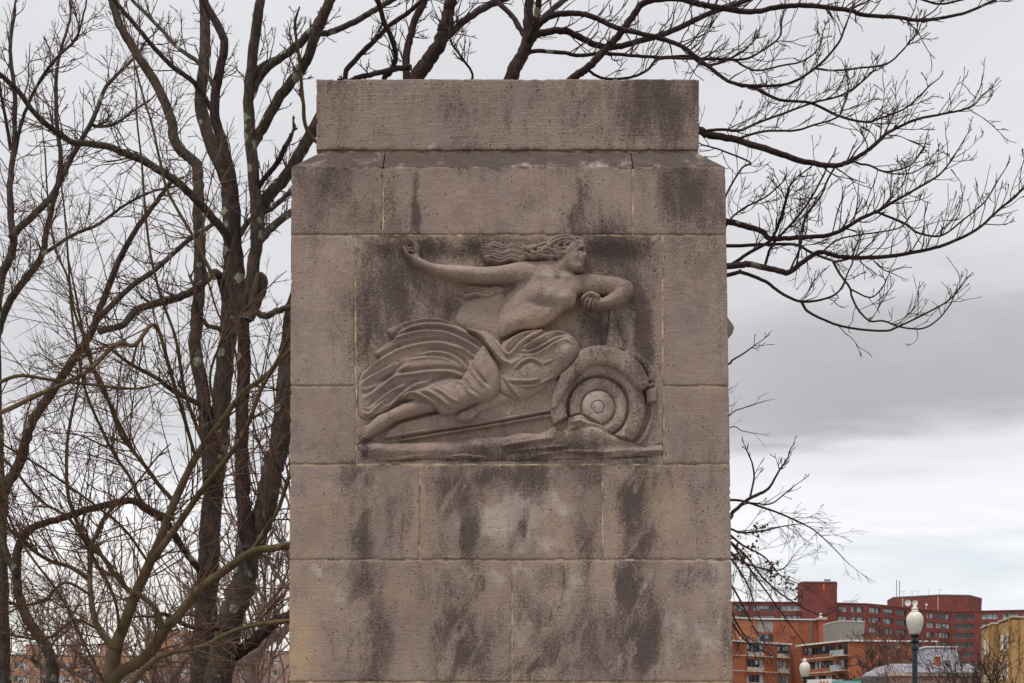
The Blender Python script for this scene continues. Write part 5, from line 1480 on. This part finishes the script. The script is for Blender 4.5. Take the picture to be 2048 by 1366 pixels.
m = MB(); m.box(q[0] - 0.45, q[0] + 1.55, 289.0, 291.4, zrow(1240, 290) + 0.003, zrow(1236, 290)); m.build('chimney_cap', M['cream'], ch)
m = MB(); m.lathe((q[0] + 0.5, 290.2, zrow(1236, 290)), [(0.34, 0), (0.36, 0.5), (0.28, 0.9), (0.1, 1.0)], 12); m.build('flue', M['white'], ch)
for px in (1481.5, 1501.5):
    q = XY(px, 280); z = zt0
    m = MB(); m.lathe((q[0], 280, z), [(0.14, 0), (0.12, 1.4), (0.2, 1.45), (0.22, 1.7), (0.05, 1.85)], 10); m.build('terrace_post', M['white'], apt)
# receding wing with ribbon windows and balconies
zC = zrow(1283, 262)
w = Wall(XY(1602, 274), XY(1697, 262), 0, zC); holes = []
for r in range(5):
    a = zC - 0.35 - 2.75 * r
    holes.append((w.u(1606), w.u(1671), a - 1.5, a, r)); holes.append((w.u(1675), w.u(1695.5), a - 2.1, a, r))
w.build(apt, M['brick_red'], holes, 0.5)
for h in holes: w.window(apt, h, max(2, int((h[1] - h[0]) / 1.0)), 0.4, blind=0.45, fw=0.08)
for r in range(5):
    a = zC - 2.45 - 2.75 * r
    w.slab(0, w.L, a - 0.2, a, 0.003, 0.12).build('floor_band', M['cream'], apt)
    bal = w.slab(w.u(1672), w.u(1699), a - 0.22, a - 0.02, 0.125, 1.5).build('balcony', M['cream'], apt)
    w.slab(w.u(1672), w.u(1699), a, a + 0.95, 1.42, 1.47).build('railing', M['rail'], bal)
    w.slab(w.u(1672), w.u(1672) + 0.05, a, a + 0.95, 0.13, 1.415).build('railing', M['rail'], bal)
w.slab(-0.6, w.L, zC + 0.003, zC + 0.3, -0.6, 0.9).build('cornice', M['white'], apt)
w = Wall(XY(1697, 262), XY(1872, 264), 0, zC); holes = []
for a, b in ((1752, 1772), (1784, 1803), (1822, 1840)):
    for r in range(5): holes.append((w.u(a), w.u(b), zC - 1.65 - 2.85 * r, zC - 0.40 - 2.85 * r, r))
w.build(apt, M['brick_red'], holes)
for h in holes: w.window(apt, h, 2, 0.18, blind=0.7, fw=0.08)
w.slab(0, w.L + 0.3, zC + 0.003, zC + 0.3, -0.6, 0.35).build('cornice', M['white'], apt)
rp = MB(); rp.prism([XY(1602, 274), XY(1697, 262), XY(1872, 264), XY(1872, 285), XY(1602, 285)], zC - 0.25, zC - 0.02); rp.build('roof', M['roof'], apt)
zG = zrow(1242, 268)
g3 = [XY(1647, 276), XY(1679, 268.5), XY(1729, 270), XY(1729, 280), XY(1647, 282)]
m = MB(); m.prism(g3, zC, zG); gs = m.build('rooftop_screen', M['greypanel'], apt)
for i in (0, 1):
    ww = Wall(g3[i], g3[i+1], zC, zG)
    ww.slab(0, ww.L, zG + 0.003, zG + 0.15, -0.3, 0.1).build('coping', M['white'], gs)
    k = int(ww.L / 0.42)
    for j in range(k):
        ww.slab((j + 0.15) * ww.L / k, (j + 0.6) * ww.L / k, zC + 0.3, zG - 0.2, 0.002, 0.08).build('louvre', M['greypanel'], gs)
m = MB(); m.prism([XY(1727, 274), XY(1782, 274), XY(1782, 281), XY(1727, 281)], zC, zrow(1274, 274)); m.build('roof_house', M['brick_red'], apt)

# --- slate-roofed house
hs = thing('slate_roof_house', (*XY(1860, 150), 0), 'old house with pale slate mansard roof, brick chimney and white cornice', 'house')
dz = 150.0
w = Wall(XY(1766, dz), XY(1962, dz + 1), 0, zrow(1352, dz)); holes = []
for a in (1785, 1812, 1840, 1868, 1896, 1924): holes.append((w.u(a), w.u(a + 12), w.z1 - 3.0, w.z1 - 0.7))
w.build(hs, M['brick_pink'], holes)
for h in holes: w.window(hs, h, 2, 0.15, frame='whiteframe', blind=0.4)
w.slab(-0.3, w.L + 0.3, w.z1 + 0.003, zrow(1345, dz), -0.5, 0.45).build('cornice', M['cream'], hs)
z1_, z2_ = zrow(1345, dz) + 0.004, zrow(1326, dz)
m = MB()
A0, A1 = XY(1768, dz - 0.3), XY(1961, dz + 0.7)
m.hexa([(A0[0], A0[1], z1_), (A1[0], A1[1], z1_), (A1[0], A1[1] + 10, z1_), (A0[0], A0[1] + 10, z1_)], [(A0[0] + 1.2, A0[1] + 1.3, z2_), (A1[0] - 1.2, A1[1] + 1.3, z2_), (A1[0] - 1.2, A1[1] + 8.5, z2_), (A0[0] + 1.2, A0[1] + 8.5, z2_)])
rf = m.build('mansard_roof', M['slate'], hs)
for r in range(6):      # slate courses
    f = (r + 0.5) / 6
    y_ = A0[1] + 1.3 * f - 0.05; zc_ = z1_ + (z2_ - z1_) * f
    n_ = 26
    for k in range(n_):
        xa = A0[0] + 1.2 * f + (A1[0] - A0[0] - 2.4 * f) * (k + (r % 2) * 0.5 * 0) / n_; xb = A0[0] + 1.2 * f + (A1[0] - A0[0] - 2.4 * f) * (k + 0.94) / n_
        j = rng.uniform(0, 0.03)
        q = MB(); q.hexa([(xa, y_ - j - 0.02, zc_ - 0.1), (xb, y_ - j - 0.02, zc_ - 0.1), (xb, y_ + 0.1, zc_ - 0.1), (xa, y_ + 0.1, zc_ - 0.1)], [(xa, y_ + 0.12, zc_ + 0.07), (xb, y_ + 0.12, zc_ + 0.07), (xb, y_ + 0.2, zc_ + 0.07), (xa, y_ + 0.2, zc_ + 0.07)])
        q.build('slate', M['slate'], rf)
m = MB(); B0, B1 = XY(1853, dz + 3), XY(1912, dz + 3)
m.hexa([(B0[0] - .4, B0[1] - .6, z2_ - .3), (B1[0] + .4, B1[1] - .6, z2_ - .3), (B1[0] + .4, B1[1] + 4, z2_ - .3), (B0[0] - .4, B0[1] + 4, z2_ - .3)], [(B0[0], B0[1], zrow(1295, dz + 3)), (B1[0], B1[1], zrow(1295, dz + 3)), (B1[0], B1[1] + 3.4, zrow(1295, dz + 3)), (B0[0], B0[1] + 3.4, zrow(1295, dz + 3))])
tr = m.build('roof_turret', M['slate'], hs)
m = MB(); m.box(B0[0] - 0.15, B1[0] + 0.15, B0[1] - 0.15, B1[1] + 3.5, zrow(1295, dz + 3) + 0.003, zrow(1292.5, dz + 3)); m.build('turret_cornice', M['white'], tr)
q = XY(1871.5, dz + 0.6); m = MB(); m.box(q[0], q[0] + 0.5, q[1], q[1] + 0.6, z1_ + 0.3, zrow(1313, dz + 0.6)); ch = m.build('chimney', M['brick_red'], hs)
m = MB(); m.box(q[0] - 0.06, q[0] + 0.56, q[1] - 0.06, q[1] + 0.66, zrow(1313, dz + 0.6) + 0.003, zrow(1311, dz + 0.6)); m.build('chimney_cap', M['white'], ch)
q = XY(1893, dz + 0.3); m = MB(); m.box(q[0], q[0] + 0.5, q[1], q[1] + 1.2, zrow(1327, dz), zrow(1320, dz)); dm = m.build('dormer', M['frame'], hs)
m = MB(); cx_ = XY(1752, dz - 4)
m.lathe((cx_[0], cx_[1], 0), [(1.35, 0), (1.35, zrow(1356, dz - 4)), (1.5, zrow(1355, dz - 4)), (1.3, zrow(1350, dz - 4)), (0.9, zrow(1344, dz - 4)), (0.25, zrow(1340.5, dz - 4))], 18); m.build('corner_turret', M['slate'], hs, True)

# --- tan brick building at the right
tan = thing('tan_brick_building', (*XY(2020, 124), 0), 'tan brick building with tall white-framed windows at the right end of the street', 'building')
def tanwall(a, b, ztop, cols, rows_, side=True):
    w = Wall(a, b, 0, ztop); holes = []
    for (f0, f1) in cols:
        for (r0, r1) in rows_: holes.append((w.L * f0, w.L * f1, ztop - r1, ztop - r0))
    w.build(tan, M['brick_tan'], holes, 0.2)
    for h in holes: w.window(tan, h, 2, 0.06, frame='whiteframe', blind=0.9, fw=0.14)
    w.slab(0, w.L, ztop + 0.003, ztop + 0.14, -0.3, 0.08).build('coping', M['cream'], tan)
zT = zrow(1235, 120); zL = zrow(1248, 126)
RW = [(1.2, 2.5), (3.7, 5.0), (6.2, 7.5)]
tanwall(XY(1997, 124.6), XY(2024.6, 120), zT, ((0.18, 0.38), (0.62, 0.82)), RW)
tanwall(XY(2024.6, 120), XY(2110, 121), zT, ((0.45, 0.6), (0.75, 0.9)), RW)
tanwall(XY(1962, 130.6), XY(1985, 126), zL, ((0.25, 0.44), (0.58, 0.8)), RW)
tanwall(XY(1985, 126), XY(1997.2, 126.2), zL, (), ())
rp = MB(); rp.prism([XY(1997, 124.6), XY(2024.6, 120), XY(2110, 121), XY(2110, 140), XY(1997, 140)], zT - 0.2, zT - 0.02); rp.build('roof', M['roof'], tan)
rp = MB(); rp.prism([XY(1962, 130.6), XY(1985, 126), XY(1997, 126.2), XY(1997, 140), XY(1962, 140)], zL - 0.2, zL - 0.02); rp.build('roof', M['roof'], tan)

# --- low shops before the apartment block: only their roof edges show
sh = thing('low_shop', (*XY(1665, 150), 0), 'low shop roofline with white and turquoise fascia below the apartment block', 'shop')
zs = zrow(1359, 150)
w = Wall(XY(1613, 151), XY(1664, 149), 0, zs); w.build(sh, M['cream'], ())
w.slab(0, w.L, zs - 1.0, zs + 0.02, 0.004, 0.1).build('fascia', M['white'], sh)
for f in (0.55, 0.66, 0.80): w.slab(w.L * f, w.L * (f + 0.07), zs - 0.5, zs - 0.22, 0.104, 0.12).build('fascia_mark', M['orange'], sh)
w2 = Wall(XY(1664, 149), XY(1722, 149), 0, zrow(1362, 149)); w2.build(sh, M['cream'], ())
w2.slab(0, w2.L, w2.z1 - 0.8, w2.z1 + 0.02, 0.004, 0.12).build('fascia', M['turquoise'], sh)
rp = MB(); rp.prism([XY(1613, 151), XY(1664, 149), XY(1722, 149), XY(1722, 158), XY(1613, 158)], w2.z1 - 0.5, w2.z1 - 0.1); rp.build('roof', M['roof'], sh)
m = MB(); q = XY(1716, 151); m.lathe((q[0], 151, w2.z1 - 0.1), [(0.48, 0), (0.48, 0.25), (0.40, 0.42), (0.2, 0.5)], 12)
tag(m.build('roof_cover', M['green'], sh, True))

# --- tan building at the left behind the trees
lf = thing('apartment_building', (*XY(150, 317), 0), 'flat-roofed orange tan brick apartment building seen through the trees at left', 'building')
dl = 317.0; zR = zrow(1310, dl)
w = Wall(XY(16, dl), XY(300, dl + 4), 0, zR); holes = []
for a, b in ((26, 57), (68, 77), (87, 100), (113, 142), (164, 188), (213, 221), (236, 262), (276, 290)):
    for r in range(4): holes.append((w.u(a), w.u(b), zR - 3.15 - 2.95 * r, zR - 1.6 - 2.95 * r))
w.build(lf, M['brick_left'], holes)
for h in holes: w.window(lf, h, max(1, int((h[1] - h[0]) / 1.1)), 0.15, frame='whiteframe', blind=0.65, fw=0.1)
w.slab(0, w.L, zR + 0.003, zR + 0.25, -0.5, 0.1).build('parapet', M['brick_pink'], lf)
ws_ = Wall(XY(14, dl + 16), XY(16, dl), 0, zR); ws_.build(lf, M['brick_left'])
rp = MB(); rp.prism([XY(16, dl), XY(300, dl + 4), XY(300, dl + 20), XY(14, dl + 16)], zR - 0.3, zR - 0.02); rp.build('roof', M['roof'], lf)
for a, b, mt in ((52, 82, 'brick_left'), (134, 160, 'brick_left'), (200, 258, 'brick_pink')):
    m = MB(); m.prism([XY(a, dl + 5), XY(b, dl + 5), XY(b, dl + 10), XY(a, dl + 10)], zR - 0.02, zrow(1290, dl + 5)); o_ = m.build('roof_house', M[mt], lf)
    m = MB(); m.prism([XY(a - 1, dl + 4.8), XY(b + 1, dl + 4.8), XY(b + 1, dl + 10.2), XY(a - 1, dl + 10.2)], zrow(1290, dl + 5) + 0.003, zrow(1288, dl + 5)); m.build('coping', M['slate'], o_)
pk = thing('apartment_building', (*XY(350, 330), 0), 'pinkish taller apartment block with stepped roof behind the lichen-spotted trunks', 'building')
zP = zrow(1300, 330); w = Wall(XY(280, 328), XY(640, 334), 0, zP); holes = []
for a in (300, 330, 360, 390, 420, 450, 480, 510, 540):
    for r in range(3): holes.append((w.u(a), w.u(a + 15), zP - 2.9 - 2.95 * r, zP - 1.4 - 2.95 * r))
w.build(pk, M['brick_pink'], holes)
for h in holes: w.window(pk, h, 2, 0.15, frame='whiteframe', blind=0.6, fw=0.1)
w2 = Wall(XY(289, 334), XY(388, 336), zP - 0.1, zrow(1261, 335)); ho = [(w2.u(348), w2.u(366), zrow(1281, 335), zrow(1271, 335)), (w2.u(348), w2.u(384), zrow(1296, 335), zrow(1286, 335))]
w2.build(pk, M['brick_left'], ho)
for h in ho: w2.window(pk, h, 3, 0.15, frame='whiteframe', blind=0.7, fw=0.1)
rp = MB(); rp.prism([XY(280, 328), XY(640, 334), XY(640, 350), XY(280, 350)], zP - 0.3, zP - 0.02); rp.build('roof', M['roof'], pk)
rp = MB(); rp.prism([XY(289, 334.1), XY(388, 336.1), XY(388, 346), XY(289, 346)], zrow(1261, 335) - 0.3, zrow(1261, 335) - 0.02); rp.build('roof', M['roof'], pk)

# ------------------------------------------------------------------ street lamps
def lamp(px, top, d, label):
    q = XY(px, d); zt_ = zrow(top, d)
    root = thing('street_lamp', (q[0], q[1], 0), label, 'street lamp', 'globe street lamps along the bridge road')
    k = 0.92
    m = MB(); m.lathe((q[0], q[1], 0), [(0.22, -0.02), (0.22, 0.35), (0.17, 0.42), (0.15, 0.8), (0.10, 0.95), (0.078, 1.2), (0.064, zt_ - 1.10), (0.10, zt_ - 1.08), (0.10, zt_ - 1.03), (0.075, zt_ - 1.01), (0.062, zt_ - 0.93), (0.10, zt_ - 0.91), (0.105, zt_ - 0.875), (0.075, zt_ - 0.86), (0.068, zt_ - 0.80), (0.12, zt_ - 0.745), (0.12, zt_ - 0.72)], 16)
    m.build('post', M['post'], root, False)
    m = MB(); m.lathe((q[0], q[1], zt_ - 0.718), [(0.115, 0), (0.128, 0.03), (0.165, 0.14), (0.195, 0.27), (0.203, 0.36), (0.19, 0.44), (0.15, 0.505), (0.10, 0.545)], 24)
    m.build('globe', M['globe'], root, True)
    m = MB(); m.lathe((q[0], q[1], zt_ - 0.174), [(0.10, 0), (0.085, 0.035), (0.062, 0.055), (0.085, 0.07), (0.075, 0.10), (0.045, 0.115), (0.05, 0.14), (0.03, 0.165), (0.008, 0.174)], 16)
    m.build('finial', M['globe'], root, True)


lamp(1829.5, 1210, 34.6, 'dark post street lamp with milky globe standing before the slate-roofed house')
lamp(1609.5, 1316, 54.0, 'dark post street lamp with milky globe standing before the balcony wing')
